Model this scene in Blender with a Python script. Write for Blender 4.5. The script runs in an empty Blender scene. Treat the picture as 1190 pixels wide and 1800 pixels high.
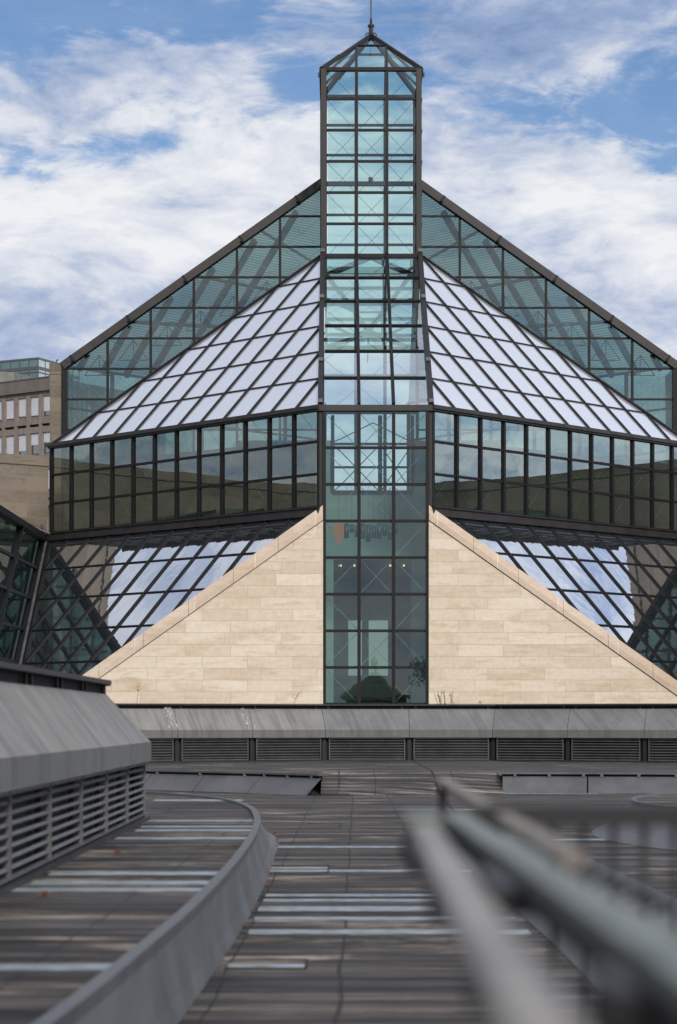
import bpy, math, random
from mathutils import Vector, Matrix
random.seed(7)
C = bpy.context.scene
COL = C.collection
V = Vector
R = math.radians
# ------------------------------------------------------------------ camera
E = 1.5            # eye height above the lower deck
F = 3900.0         # focal length in photo pixels (1800 high)
CX, HY = 595.0, 1268.0
def at(px, py, Y):
    return V(((px-CX)/F*Y, Y, E+(HY-py)/F*Y))
cam_d = bpy.data.cameras.new('camera'); cam = bpy.data.objects.new('camera', cam_d); COL.objects.link(cam)
cam.location = (0, 0, E); cam.rotation_euler = (R(90), 0, 0)
cam_d.sensor_fit = 'AUTO'; cam_d.sensor_width = 36; cam_d.lens = 36*F/1800
cam_d.shift_y = (HY-900)/1800
cam_d.clip_start = 0.05; cam_d.clip_end = 5000
cam_d.dof.use_dof = True; cam_d.dof.focus_distance = 118; cam_d.dof.aperture_fstop = 3.3
C.camera = cam
# ------------------------------------------------------------------ world
SUN_EL, SUN_AZ = 29.0, 165.0      # azimuth clockwise from +Y
w = bpy.data.worlds.new('World'); C.world = w; w.use_nodes = True
class NT:
    def __init__(s, nt): s.nt = nt; s.nt.nodes.clear()
    def n(s, t, **kw):
        nd = s.nt.nodes.new(t)
        for k, v in kw.items():
            if k.startswith('_'): setattr(nd, k[1:], v)
            else:
                key = int(k[1:]) if k[0] == 'i' and k[1:].isdigit() else k.replace('__', ' ')
                s.put(nd.inputs[key], v)
        return nd
    def put(s, sock, v):
        if isinstance(v, bpy.types.NodeSocket): s.nt.links.new(v, sock)
        elif isinstance(v, bpy.types.Node): s.nt.links.new(v.outputs[0], sock)
        else:
            if hasattr(sock.default_value, '__len__') and not hasattr(v, '__len__'): v = (v,)*len(sock.default_value)
            if hasattr(v, '__len__') and len(v) == 3 and len(sock.default_value) == 4: v = tuple(v)+(1,)
            sock.default_value = v
    def m(s, op, a, b=0.0, c=0.0, clamp=False):
        nd = s.nt.nodes.new('ShaderNodeMath'); nd.operation = op; nd.use_clamp = clamp
        s.put(nd.inputs[0], a); s.put(nd.inputs[1], b); s.put(nd.inputs[2], c); return nd.outputs[0]
    def vm(s, op, a, b=(0, 0, 0)):
        nd = s.nt.nodes.new('ShaderNodeVectorMath'); nd.operation = op
        s.put(nd.inputs[0], a); s.put(nd.inputs[1], b)
        return nd.outputs['Value'] if op in ('DOT_PRODUCT', 'LENGTH') else nd.outputs[0]
    def mix(s, f, a, b, bt='MIX'):
        nd = s.nt.nodes.new('ShaderNodeMixRGB'); nd.blend_type = bt
        s.put(nd.inputs[0], f); s.put(nd.inputs[1], a); s.put(nd.inputs[2], b); return nd.outputs[0]
    def ramp(s, f, stops, interp='LINEAR'):
        nd = s.nt.nodes.new('ShaderNodeValToRGB'); nd.color_ramp.interpolation = interp
        el = nd.color_ramp.elements
        while len(el) > 1: el.remove(el[-1])
        for i, (p, c) in enumerate(stops):
            e = el[0] if i == 0 else el.new(p)
            e.position = p
            c = (c, c, c) if not hasattr(c, '__len__') else c
            e.color = tuple(c)+(1,)
        s.put(nd.inputs[0], f); return nd.outputs[0]
    def mr(s, v, a, b, c, d, smooth=True):
        nd = s.nt.nodes.new('ShaderNodeMapRange'); nd.interpolation_type = 'SMOOTHSTEP' if smooth else 'LINEAR'
        for i, x in enumerate((v, a, b, c, d)): s.put(nd.inputs[i], x)
        return nd.outputs[0]
    def noise(s, vec, scale, detail=6, rough=.55, dist=0):
        nd = s.nt.nodes.new('ShaderNodeTexNoise'); s.put(nd.inputs['Vector'], vec)
        nd.inputs['Scale'].default_value = scale; nd.inputs['Detail'].default_value = detail
        nd.inputs['Roughness'].default_value = rough; nd.inputs['Distortion'].default_value = dist
        return nd.outputs['Fac']
T = NT(w.node_tree)
sky = T.n('ShaderNodeTexSky', _sky_type='NISHITA', _sun_disc=False, _sun_elevation=R(SUN_EL), _sun_rotation=R(SUN_AZ), _air_density=1.0, _dust_density=.6, _ozone_density=2.5)
dirv = T.n('ShaderNodeTexCoord').outputs['Generated']
dn = T.vm('NORMALIZE', dirv)
def pdir(px, py): return V((px-CX, F, HY-py)).normalized()
def blob(px, py, rad_px, ax=1.0):
    # soft elliptical region of the sky round one direction (ax = how much wider than tall)
    c = pdir(px, py)
    d = T.vm('SUBTRACT', dn, tuple(c)); d = T.vm('MULTIPLY', d, (1/ax, 1/ax, 1.0))
    ln = T.vm('LENGTH', d)
    return T.mr(ln, 0.0, rad_px/F, 1.0, 0.0)
stv = T.n('ShaderNodeMapping', Vector=dn, Rotation=(0, R(-14), 0), Scale=(.9, 1, 2.3))
warp = T.n('ShaderNodeTexNoise', Vector=stv, Scale=9.0, Detail=3.0)
wv = T.vm('MULTIPLY', T.vm('SUBTRACT', warp.outputs['Color'], (.5, .5, .5)), (.05, .05, .05))
stw = T.vm('ADD', stv.outputs[0], wv)
n1 = T.noise(stw, 11, 9, .60)
n2 = T.noise(T.vm('ADD', stw, (3.1, 1.7, .4)), 17, 9, .60)
n3 = T.noise(T.vm('ADD', stw, (7.1, .7, 2.4)), 60, 6, .6)
cov = T.m('ADD', T.m('ADD', n1, .17), T.m('MULTIPLY', T.m('SUBTRACT', n3, .5), .62))
for (px, py, r, ax, a) in [(1110, 200, 170, 1.9, -.34), (1180, 120, 100, 2, -.1), (930, 170, 60, 1.8, -.14), (1180, 290, 60, 1.6, -.25), (980, 30, 160, 3, .10), (330, 60, 60, 2, -.10), (150, 120, 70, 2, .10), (420, 240, 60, 2.5, -.06), (520, 150, 90, 1.6, -.30), (60, 20, 170, 3.2, -.34), (420, 30, 60, 3.5, -.2), (60, 290, 95, 2.6, -.34), (250, 265, 60, 2.6, -.3), (530, 150, 60, 1.5, -.15),
                        (700, 60, 150, 2.0, -.10), (330, 110, 120, 2.4, .10), (250, 420, 240, 2.5, .35), (1080, 430, 230, 2.0, .4), (900, 330, 130, 2, .2), (80, 200, 70, 2.5, .08), (600, 640, 300, 4, .4)]:
    cov = T.m('ADD', cov, T.m('MULTIPLY', blob(px, py, r, ax), a))
zel = T.n('ShaderNodeSeparateXYZ', Vector=dn).outputs[2]
cov = T.m('ADD', cov, T.mr(zel, .32, .50, 0.0, .42))
mask = T.mr(cov, .38, .68, 0.12, 1.0)
br = T.m('ADD', T.m('MULTIPLY', n2, 1.0), T.m('MULTIPLY', n3, .42)); br = T.m('SUBTRACT', br, .165)
for (px, py, r, ax, a) in [(1060, 400, 200, 1.6, .20), (150, 400, 190, 2.2, .16), (450, 380, 120, 2, .10), (900, 470, 120, 2, -.08), (250, 490, 120, 2.2, -.04), (80, 600, 130, 3, -.10), (1100, 520, 120, 2, -.10), (500, 40, 220, 4, -.12), (1000, 40, 240, 2.5, -.13), (850, 120, 120, 2, -.07), (60, 130, 90, 3, -.06), (300, 140, 120, 2, .04)]:
    br = T.m('ADD', br, T.m('MULTIPLY', blob(px, py, r, ax), a))
ccol = T.ramp(br, [(.10, (1.9, 2.9, 5.0)), (.30, (3.1, 4.1, 6.2)), (.45, (4.8, 5.5, 7.1)), (.58, (6.8, 7.2, 8.1)), (.76, (8.7, 8.8, 9.1))])
skyc = T.mix(1.0, T.mix(1.0, sky, (.70, .86, 1.02), 'MULTIPLY'), (1.0, 1.0, 1.0), 'MULTIPLY')
dx_ = T.n('ShaderNodeSeparateXYZ', Vector=dn).outputs[0]
side = T.m('ADD', T.m('ADD', 1.0, T.mr(dx_, .25, .95, 0, .75)), T.mr(dx_, -.25, -.95, 0, -.14))   # brighter cloud towards the sun, thicker away from it
fin = T.mix(1.0, T.mix(mask, skyc, ccol), T.n('ShaderNodeCombineXYZ', X=side, Y=side, Z=side), 'MULTIPLY')
bg = T.n('ShaderNodeBackground', Color=fin, Strength=.1)
T.n('ShaderNodeOutputWorld', Surface=bg)
w.cycles.sampling_method = 'MANUAL'; w.cycles.sample_map_resolution = 512
# ------------------------------------------------------------------ sun
ld = bpy.data.lights.new('sun', 'SUN'); ld.energy = 2.6; ld.angle = R(10); ld.color = (1, .93, .84)
lo = bpy.data.objects.new('sun', ld); COL.objects.link(lo)
az, el = R(SUN_AZ), R(SUN_EL)
sd = V((math.sin(az)*math.cos(el), math.cos(az)*math.cos(el), math.sin(el)))
lo.rotation_euler = sd.to_track_quat('Z', 'Y').to_euler()
C.view_settings.view_transform = 'Standard'; C.view_settings.look = 'None'
C.view_settings.exposure = 0.0; C.view_settings.gamma = 1
C.cycles.transparent_max_bounces = 32; C.cycles.max_bounces = 12; C.cycles.glossy_bounces = 8

# ------------------------------------------------------------------ materials
def mat(name):
    m = bpy.data.materials.new(name); m.use_nodes = True; return m, NT(m.node_tree)
def out(T, sh): T.n('ShaderNodeOutputMaterial', Surface=sh)
def oc(T): return T.n('ShaderNodeTexCoord').outputs['Object']
def pos(T): return T.n('ShaderNodeNewGeometry').outputs['Position']
def bump(T, h, dist, strength=1.0): return T.n('ShaderNodeBump', Height=h, Distance=dist, Strength=strength).outputs[0]
def plain(name, col, rough=.5, metal=0, var=.15, nscale=3.0, spec=.5, bmp=.0):
    m, T = mat(name); p = pos(T)
    f = T.noise(p, nscale, 5); c = T.mix(T.mr(f, .3, .7, 0, 1), tuple(x*(1-var) for x in col), tuple(x*(1+var) for x in col))
    b = T.n('ShaderNodeBsdfPrincipled', **{'Base__Color': c, 'Roughness': rough, 'Metallic': metal})
    b.inputs['Specular IOR Level'].default_value = spec
    if bmp: T.put(b.inputs['Normal'], bump(T, T.noise(p, nscale*8, 4), bmp))
    out(T, b); return m
def glass(name, tint, refl, gcol=(1, 1, 1), wav=.0015, rough=.0, film=None, ws=.7):
    m, T = mat(name); p = pos(T)
    nrm = bump(T, T.noise(p, ws, 2, .5), wav)
    ge = T.n('ShaderNodeNewGeometry')       # same reflectance from either side of the pane
    co = T.m('ABSOLUTE', T.vm('DOT_PRODUCT', ge.outputs['Incoming'], nrm))
    fr = T.m('ADD', .04, T.m('MULTIPLY', .96, T.m('POWER', T.m('SUBTRACT', 1.0, co, clamp=True), 5.0)))
    fac = T.m('ADD', T.m('MULTIPLY', fr, 1-refl), refl, clamp=True)
    tr = T.n('ShaderNodeBsdfTransparent', Color=tint)
    if film:
        d = T.n('ShaderNodeBsdfDiffuse', Color=film[0]); tr = T.n('ShaderNodeMixShader', i0=film[1], i1=tr, i2=d)
    gl = T.n('ShaderNodeBsdfAnisotropic', Color=gcol, Roughness=rough, Normal=nrm)
    out(T, T.n('ShaderNodeMixShader', i0=fac, i1=tr, i2=gl)); return m
def stone(name, dirv, bw, bh, c1, c2, cm, stain, sfac=.6, mort=.006, streak=1.0):
    m, T = mat(name); p = pos(T)
    u = T.vm('DOT_PRODUCT', p, dirv); z = T.n('ShaderNodeSeparateXYZ', Vector=p).outputs[2]
    uv = T.n('ShaderNodeCombineXYZ', X=u, Y=z)
    br = T.n('ShaderNodeTexBrick', Vector=uv, Color1=c1, Color2=c2, Mortar=cm, Scale=1.0)
    br.inputs['Mortar Size'].default_value = mort; br.inputs['Mortar Smooth'].default_value = .3
    br.inputs['Brick Width'].default_value = bw; br.inputs['Row Height'].default_value = bh; br.offset = .37; br.squash = 1.25; br.squash_frequency = 3
    # per-block veins: noise stretched along the bedding, offset per block
    off = T.m('MULTIPLY', T.n('ShaderNodeSeparateXYZ', Vector=br.outputs['Color']).outputs[0], 60.0)
    v1 = T.noise(T.n('ShaderNodeCombineXYZ', X=T.m('ADD', T.m('MULTIPLY', u, .55), off), Y=T.m('MULTIPLY', z, 3.4), Z=off), 1.0, 7, .65, .6)
    v2 = T.noise(T.n('ShaderNodeCombineXYZ', X=T.m('MULTIPLY', u, .30), Y=T.m('MULTIPLY', z, .8), Z=T.m('MULTIPLY', off, .25)), 1.0, 4, .6)
    c = T.mix(T.m('MULTIPLY', T.mr(v1, .49, .70, 0, 1), sfac*streak), br.outputs['Color'], stain)
    c = T.mix(T.m('MULTIPLY', T.mr(v2, .50, .66, 0, 1), sfac*.75), c, tuple(x*.95 for x in stain))
    fine = T.noise(p, 5, 6, .6); c = T.mix(.15, c, T.mix(T.mr(fine, .3, .7, 0, 1), tuple(x*.78 for x in c1), tuple(min(x*1.2, .9) for x in c2)))
    c = T.mix(T.m('MULTIPLY', br.outputs['Fac'], .55), c, cm)
    b = T.n('ShaderNodeBsdfPrincipled', **{'Base__Color': c, 'Roughness': .85, 'Normal': bump(T, T.m('SUBTRACT', T.m('MULTIPLY', fine, .1), br.outputs['Fac']), .004)})
    out(T, b); return m
M = {}
M['frame'] = plain('bronze frame metal', (.009, .008, .009), .55, .0, .15, 2.0, .25)
M['frame2'] = plain('grey frame metal', (.015, .013, .014), .5, .0, .12, 2.0, .4)
M['fascia'] = plain('weathered steel fascia', (.028, .024, .024), .5, .0, .25, 1.2, .4)
M['rod'] = plain('bright tension rod', (.42, .44, .43), .35, .3)
M['roofglass'] = glass('silver roof glass', (.30, .42, .45), .66, (.88, .91, .98), .0012, .22, film=((.62, .63, .66), .85))
M['stripglass'] = glass('strip glass', (.60, .86, .80), .42, (.92, .95, 1), .001)
M['towerglass'] = glass('tower glass', (.77, .925, .885), .06, (.9, .95, 1), .001)
M['gableglass'] = glass('gable glass', (.46, .61, .58), .13, (.75, .88, .86), .001)
M['bandglass'] = glass('band glass', (.36, .48, .43), .26, (.80, .90, .87), .002)
M['bayglass'] = glass('bay glass', (.52, .73, .70), .08, (.85, .95, .95), .0012)
M['skirtglass'] = glass('skirt glass', (.20, .32, .36), .72, (.88, .92, .99), .004, .02, film=((.4, .45, .5), .12), ws=1.0)
M['annexglass'] = glass('annex glass', (.35, .50, .48), .25, (.7, .85, .85), .002)
M['stone'] = stone('pale limestone ashlar', (1, 0, 0), 2.3, .60, (.61, .50, .385), (.74, .645, .53), (.46, .36, .27), (.50, .36, .22), .55, .010)
M['coping'] = stone('limestone coping', (1, 0, 0), 2.45, 40., (.56, .44, .34), (.64, .53, .43), (.75, .68, .6), (.46, .31, .20), .5, .02)
M['oldstone'] = stone('weathered limestone', (.8, .55, 0), 2.0, .78, (.155, .125, .095), (.23, .19, .145), (.24, .205, .17), (.09, .068, .05), .6, .012)
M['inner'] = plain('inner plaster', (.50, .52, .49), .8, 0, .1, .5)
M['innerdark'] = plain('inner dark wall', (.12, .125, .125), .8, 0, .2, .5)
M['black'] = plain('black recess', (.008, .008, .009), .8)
M['darkcap'] = plain('dark metal cap', (.018, .018, .02), .45)
def concrete(name, c1, c2, dirt, dv=(1, .6, 0)):
    m, T = mat(name); p = pos(T)
    u = T.vm('DOT_PRODUCT', p, dv); z = T.n('ShaderNodeSeparateXYZ', Vector=p).outputs[2]
    a = T.noise(p, 1.3, 6, .6)
    s = T.noise(T.n('ShaderNodeCombineXYZ', X=T.m('MULTIPLY', u, 5.), Y=T.m('MULTIPLY', z, .5)), 1.0, 6, .65)
    s2 = T.noise(T.n('ShaderNodeCombineXYZ', X=T.m('MULTIPLY', u, 17.), Y=T.m('MULTIPLY', z, .9), Z=5.0), 1.0, 5, .7)
    c = T.mix(T.mr(a, .3, .7, 0, 1), c1, c2)
    c = T.mix(T.m('MULTIPLY', T.mr(s, .45, .66, 0, 1), .7), c, dirt)
    c = T.mix(T.m('MULTIPLY', T.mr(s2, .52, .70, 0, 1), .5), c, tuple(min(1, x*1.35) for x in c2))
    f = T.noise(p, 45, 4); c = T.mix(.18, c, T.mix(f, (0, 0, 0), (.6, .6, .6)))
    out(T, T.n('ShaderNodeBsdfPrincipled', **{'Base__Color': c, 'Roughness': .75, 'Normal': bump(T, f, .003)})); return m
M['concrete'] = concrete('stained concrete', (.145, .137, .122), (.215, .202, .18), (.075, .071, .064))
M['concrete_shade'] = concrete('shaded stained concrete', (.105, .105, .105), (.165, .165, .166), (.06, .058, .058))  # shaded copy of the concrete: dimmer light on some runs put into the colour
M['fasciaconc'] = concrete('dirty concrete edge', (.085, .08, .072), (.12, .115, .104), (.045, .043, .04))
M['scar'] = plain('repair mortar', (.32, .31, .29), .8, 0, .3, 12)
def zincm():
    m, T = mat('grey zinc sheet'); p = pos(T)
    a = T.noise(p, 1.1, 8, .7); s = T.noise(T.vm('MULTIPLY', p, (3, 1.0, .8)), 1.0, 5, .6)
    c = T.mix(T.mr(a, .3, .7, 0, 1), (.068, .069, .073), (.115, .117, .124))
    c = T.mix(T.m('MULTIPLY', T.mr(s, .5, .75, 0, 1), .35), c, (.055, .054, .056))
    out(T, T.n('ShaderNodeBsdfPrincipled', **{'Base__Color': c, 'Roughness': T.mr(a, .3, .7, .42, .6), 'Metallic': .0})); return m
M['zinc'] = zincm()
M['slat'] = plain('grey aluminium slat', (.105, .103, .105), .45, .2, .2, 4)
def deckm(name, seams, tone=1.0):
    m, T = mat(name); p = pos(T)
    xyz = T.n('ShaderNodeSeparateXYZ', Vector=p); X, Y = xyz.outputs[0], xyz.outputs[1]
    PL = .155
    q = T.m('DIVIDE', Y, PL); idx = T.m('FLOOR', q); fr = T.m('FRACT', q)
    wn = T.n('ShaderNodeTexWhiteNoise', _noise_dimensions='1D'); T.put(wn.inputs['W'], idx); rnd = wn.outputs['Value']
    # boards run across the deck (X): fine grain stretched along X
    g1 = T.noise(T.n('ShaderNodeCombineXYZ', X=T.m('ADD', T.m('MULTIPLY', X, .8), T.m('MULTIPLY', rnd, 40.)), Y=T.m('MULTIPLY', Y, 11.)), 1.0, 8, .7)
    g2 = T.noise(T.n('ShaderNodeCombineXYZ', X=T.m('MULTIPLY', X, .55), Y=T.m('MULTIPLY', Y, 1.5)), 1.0, 7, .75, .5)
    g3 = T.noise(T.n('ShaderNodeCombineXYZ', X=T.m('MULTIPLY', X, .35), Y=T.m('MULTIPLY', Y, .30), Z=3.3), 1.0, 4, .6)
    k = tone
    base = T.mix(T.mr(g1, .32, .68, 0, 1), (.007*k, .0062*k, .006*k), (.082*k, .070*k, .064*k))
    base = T.mix(T.m('MULTIPLY', T.m('POWER', rnd, 3.0), .8), base, (.125*k, .113*k, .110*k)); base = T.mix(T.m('MULTIPLY', T.m('POWER', T.m('SUBTRACT', 1.0, rnd), 2.0), .75), base, (.012, .011, .011))
    pale = T.m('MULTIPLY', T.mr(g2, .50, .66, 0, 1), T.mr(g3, .38, .56, 0.15, 1))
    pale = T.m('MULTIPLY', pale, T.mr(g1, .35, .6, .15, 1))
    base = T.mix(T.m('MULTIPLY', pale, .9), base, (.36, .31, .265))
    g4 = T.noise(T.n('ShaderNodeCombineXYZ', X=T.m('MULTIPLY', X, .45), Y=T.m('MULTIPLY', Y, 4.2), Z=9.1), 1.0, 8, .8, .1)
    k4 = T.mr(g4, .38, .62, .34, 1.85); base = T.mix(1.0, base, T.n('ShaderNodeCombineXYZ', X=k4, Y=T.m('MULTIPLY', k4, .97), Z=T.m('MULTIPLY', k4, .93)), 'MULTIPLY')
    wet = T.m('MULTIPLY', T.mr(g2, .50, .36, 0, 1), .6)
    base = T.mix(wet, base, (.010, .009, .009))
    gro = T.m('MAXIMUM', T.mr(fr, .0, .09, 1, 0), T.mr(fr, .91, 1.0, 0, 1))
    base = T.mix(T.m('MULTIPLY', gro, .9), base, (.005, .005, .005))
    wob = T.m('MULTIPLY', T.m('SUBTRACT', T.noise(T.n('ShaderNodeCombineXYZ', X=0.0, Y=Y), .35, 3), .5), .10)
    for a, b, wd in seams:
        d = T.m('ABSOLUTE', T.m('SUBTRACT', T.m('ADD', X, wob), T.m('ADD', a, T.m('MULTIPLY', Y, b))))
        base = T.mix(T.m('MULTIPLY', T.mr(d, wd*.6, wd*1.5, 1, 0), .75), base, (.008, .007, .007))
    h = T.m('SUBTRACT', T.m('MULTIPLY', g1, .25), gro)
    out(T, T.n('ShaderNodeBsdfPrincipled', **{'Base__Color': base, 'Roughness': T.mr(g2, .35, .6, .55, .85), 'Normal': bump(T, h, .006, .6), 'Specular__IOR__Level': .22})); return m
M['deck'] = deckm('weathered boards', [(-.76, .007, .008), (-.10, .0085, .010), (.80, .004, .010), (2.6, .002, .01), (-5.0, 0, .01)])
M['deckup'] = deckm('weathered boards raised', [(-1.55, .022, .007), (-3.9, 0, .01), (1.2, 0, .01), (5.2, 0, .012), (3.3, .0, .008)])
M['ramp'] = deckm('weathered boards ramp', [(.0, 0, .012), (.75, 0, .010), (2.4, 0, .012)], 1.7)
M['strip'] = plain('pale grip strip', (.24, .275, .295), .5, .1, .35, 6)
M['seam'] = plain('open joint', (.006, .006, .006), .9)
def groundm():
    m, T = mat('grass and gravel'); p = pos(T)
    a = T.noise(p, .08, 6, .6); b = T.noise(p, 3, 5)
    c = T.mix(T.mr(a, .4, .6, 0, 1), (.05, .07, .03), (.13, .12, .10)); c = T.mix(.4, c, T.mix(b, (.02, .03, .01), (.16, .16, .12)))
    out(T, T.n('ShaderNodeBsdfPrincipled', **{'Base__Color': c, 'Roughness': .95})); return m
M['ground'] = groundm()
def emit(name, col, s):
    m, T = mat(name); out(T, T.n('ShaderNodeEmission', Color=col, Strength=s)); return m
M['lamp'] = emit('lit spotlight', (1, .66, .32), 1.6)
M['lantern'] = emit('lit amber lantern', (.95, .36, .12), .35)
M['roomglow'] = emit('glow for lit room', (.60, .70, .64), .42)
def screenm():
    m, T = mat('roof louvre screen'); z = T.n('ShaderNodeSeparateXYZ', Vector=pos(T)).outputs[2]
    f = T.m('FRACT', T.m('DIVIDE', z, .125)); st = T.mr(f, .25, .45, 0, 1)
    tr = T.n('ShaderNodeBsdfTransparent', Color=(.38, .50, .48)); d = T.n('ShaderNodeBsdfDiffuse', Color=(.15, .20, .20))
    out(T, T.n('ShaderNodeMixShader', i0=T.m('MULTIPLY', st, .55), i1=tr, i2=d)); return m
M['screen'] = screenm()
M['office'] = concrete('brown precast', (.20, .145, .115), (.27, .205, .165), (.13, .095, .075), (1, -.7, 0))
M['officedark'] = concrete('dark precast', (.11, .082, .07), (.16, .12, .10), (.07, .05, .042), (1, -.7, 0))
M['blind'] = plain('white roller blind', (.55, .55, .60), .7, 0, .05)
M['winglass'] = glass('office window glass', (.1, .12, .14), .35, (.8, .85, .9), .0)
M['farglass'] = plain('far curtain wall glass', (.16, .25, .26), .15, .4, .15, .3)
M['farpale'] = plain('far pale glass', (.42, .52, .50), .2, .2, .1, .3)
M['leaf'] = plain('green leaf', (.07, .12, .03), .6, 0, .4, 5)
M['stem'] = plain('dry stem', (.17, .12, .07), .8, 0, .3, 5)
M['autumn'] = plain('brown fallen leaf', (.13, .055, .03), .7, 0, .4, 20)
M['bark'] = plain('bark', (.07, .055, .04), .9, 0, .3, 3)
M['slate'] = plain('slate roof', (.26, .30, .19), .6, 0, .3, 2)
M['gold'] = plain('gilt finial', (.6, .42, .12), .3, 1.0)
M['tube'] = plain('steel blue tube', (.05, .08, .11), .35, .3)
M['railtop'] = plain('worn steel rail', (.235, .215, .19), .45, .1, .25, 6)
M['railgreen'] = plain('green painted steel rail', (.15, .168, .152), .5, .0, .3, 9)
M['raildark'] = plain('dark steel', (.022, .021, .022), .4, .2)
M['railreflect'] = plain('reflected stone tan', (.19, .155, .12), .45, 0, .2, 8)  # tan stands in for stone mirrored in a glossy rail top
M['camera'] = plain('camera housing', (.05, .05, .055), .4)

# ------------------------------------------------------------------ mesh helpers
class MB:
    def __init__(s): s.v = []; s.f = []
    def poly(s, pts):
        b = len(s.v); s.v += [tuple(p) for p in pts]; s.f.append(tuple(range(b, b+len(pts)))); return s
    def hexa(s, a, b):
        n = len(s.v); s.v += [tuple(p) for p in a]+[tuple(p) for p in b]; k = len(a)
        s.f.append(tuple(n+i for i in range(k))[::-1]); s.f.append(tuple(n+k+i for i in range(k)))
        for i in range(k): j = (i+1) % k; s.f.append((n+i, n+j, n+k+j, n+k+i))
        return s
    def box(s, lo, hi):
        x0, y0, z0 = lo; x1, y1, z1 = hi
        return s.hexa([(x0, y0, z0), (x1, y0, z0), (x1, y1, z0), (x0, y1, z0)], [(x0, y0, z1), (x1, y0, z1), (x1, y1, z1), (x0, y1, z1)])
    def bar(s, p, q, w, d, n, off=0.0):
        # beam from p to q, w wide in the face, d deep along normal n, centred at off along n
        p, q, n = V(p), V(q), V(n).normalized(); t = (q-p)
        if t.length < 1e-4: return s
        t.normalize(); n = (n-t*n.dot(t))
        if n.length < 1e-4: n = t.orthogonal()
        n.normalize(); sx = t.cross(n)
        def ring(c): return [c+sx*w/2+n*(off-d/2), c+sx*w/2+n*(off+d/2), c-sx*w/2+n*(off+d/2), c-sx*w/2+n*(off-d/2)]
        return s.hexa(ring(p), ring(q))
    def tube(s, p, q, r, r2=None, seg=8):
        p, q = V(p), V(q); t = (q-p).normalized(); a = t.orthogonal().normalized(); b = t.cross(a); r2 = r if r2 is None else r2
        A = [p+(a*math.cos(2*math.pi*i/seg)+b*math.sin(2*math.pi*i/seg))*r for i in range(seg)]
        B = [q+(a*math.cos(2*math.pi*i/seg)+b*math.sin(2*math.pi*i/seg))*r2 for i in range(seg)]
        return s.hexa(A, B)
    def build(s, name, m, parent=None, smooth=False):
        me = bpy.data.meshes.new(name); me.from_pydata(s.v, [], s.f); me.validate(); me.update()
        me.materials.append(M[m] if isinstance(m, str) else m)
        if smooth:
            for p in me.polygons: p.use_smooth = True
        o = bpy.data.objects.new(name, me); COL.objects.link(o)
        if parent:
            o.parent = parent
            # parts keep world coordinates in their meshes; only the thing's own origin is taken off
            o.matrix_parent_inverse = Matrix.Translation(-parent.location) if parent.parent is None else Matrix.Identity(4)
        return o
def tag(o, label=None, cat=None, group=None, kind=None):
    if label: o['label'] = label
    if cat: o['category'] = cat
    if group: o['group'] = group
    if kind: o['kind'] = kind
    return o
def empty(name, loc, label, cat, group=None):
    o = bpy.data.objects.new(name, None); COL.objects.link(o); o.location = loc; o.empty_display_size = .5
    return tag(o, label, cat, group)
def clip(poly, f):
    # keep the part of a 2-D polygon where f(p) >= 0
    r = []
    for i in range(len(poly)):
        a, b = poly[i], poly[(i+1) % len(poly)]; fa, fb = f(a), f(b)
        if fa >= -1e-9: r.append(a)
        if (fa > 1e-9 and fb < -1e-9) or (fa < -1e-9 and fb > 1e-9):
            t = fa/(fa-fb); r.append((a[0]+(b[0]-a[0])*t, a[1]+(b[1]-a[1])*t))
    return r
def area(p): return abs(sum(p[i][0]*p[(i+1) % len(p)][1]-p[(i+1) % len(p)][0]*p[i][1] for i in range(len(p))))/2
def pane(name, pts, n, m, parent, jit=.005, extr=0.0):
    # one sheet of glass, seated very slightly out of true like a real pane
    n = V(n).normalized(); pts = [V(p) for p in pts]; c = sum(pts, V())/len(pts)
    a = (pts[1]-pts[0]).normalized(); b = n.cross(a)
    ja, jb = random.uniform(-jit, jit), random.uniform(-jit, jit)
    return MB().poly([p+n*((p-c).dot(a)*ja+(p-c).dot(b)*jb) for p in pts]).build(name, m, parent)

# ------------------------------------------------------------------ ground and decks (setting)
U = .43
g = MB(); g.poly([(-1500, -1500, -.12), (1500, -1500, -.12), (1500, 2500, -.12), (-1500, 2500, -.12)]); tag(g.build('ground', 'ground'), kind='structure')
g = MB(); g.poly([(-22, -25, 0), (26, -25, 0), (26, 62, 0), (-22, 62, 0)]); tag(g.build('deck', 'deck'), kind='structure')
# edge of the raised deck in front of the far parapet
LE = [(-.35, 44.9), (-1.6, 46.6), (-4.1, 49.0), (-7.5, 51.2), (-13, 53.)]
RE = [(3.22, 46.6), (5.2, 46.4), (7.1, 46.1), (10, 45.), (14, 42.6), (18, 39)]
g = MB(); g.poly([(x, y, U) for x, y in [(-13, 53)]+LE[::-1][1:]+[(-.35, 48.0), (3.42, 48.0), (3.42, 46.55)]+RE[1:]+[(22, 39), (22, 62), (-16, 62), (-16, 53)]])
tag(g.build('raised_deck', 'deckup'), kind='structure')
g = MB(); g.hexa([(-.35, 44.75, .004), (3.46, 45.9, .004), (3.42, 48.0, .004), (-.35, 48.0, .004)], [(-.35, 44.76, .008), (3.46, 45.91, .008), (3.42, 48.0, U-.003), (-.35, 48.0, U-.003)])
tag(g.build('ramp', 'ramp'), kind='structure')
g = MB()
for a, b in [((1.98, 60.0), (2.0, 48.0))]: g.bar((a[0], a[1], U+.004), (b[0], b[1], U+.004), .035, .004, (0, 0, 1))
g.bar((2.0, 48.0, U+.004), (2.07, 44.95, .013), .04, .004, (0, 0, 1)); g.bar((2.07, 44.95, .004), (1.9, 36, .004), .035, .004, (0, 0, 1))
tag(g.build('deck_joint', 'seam'), kind='structure')
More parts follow.
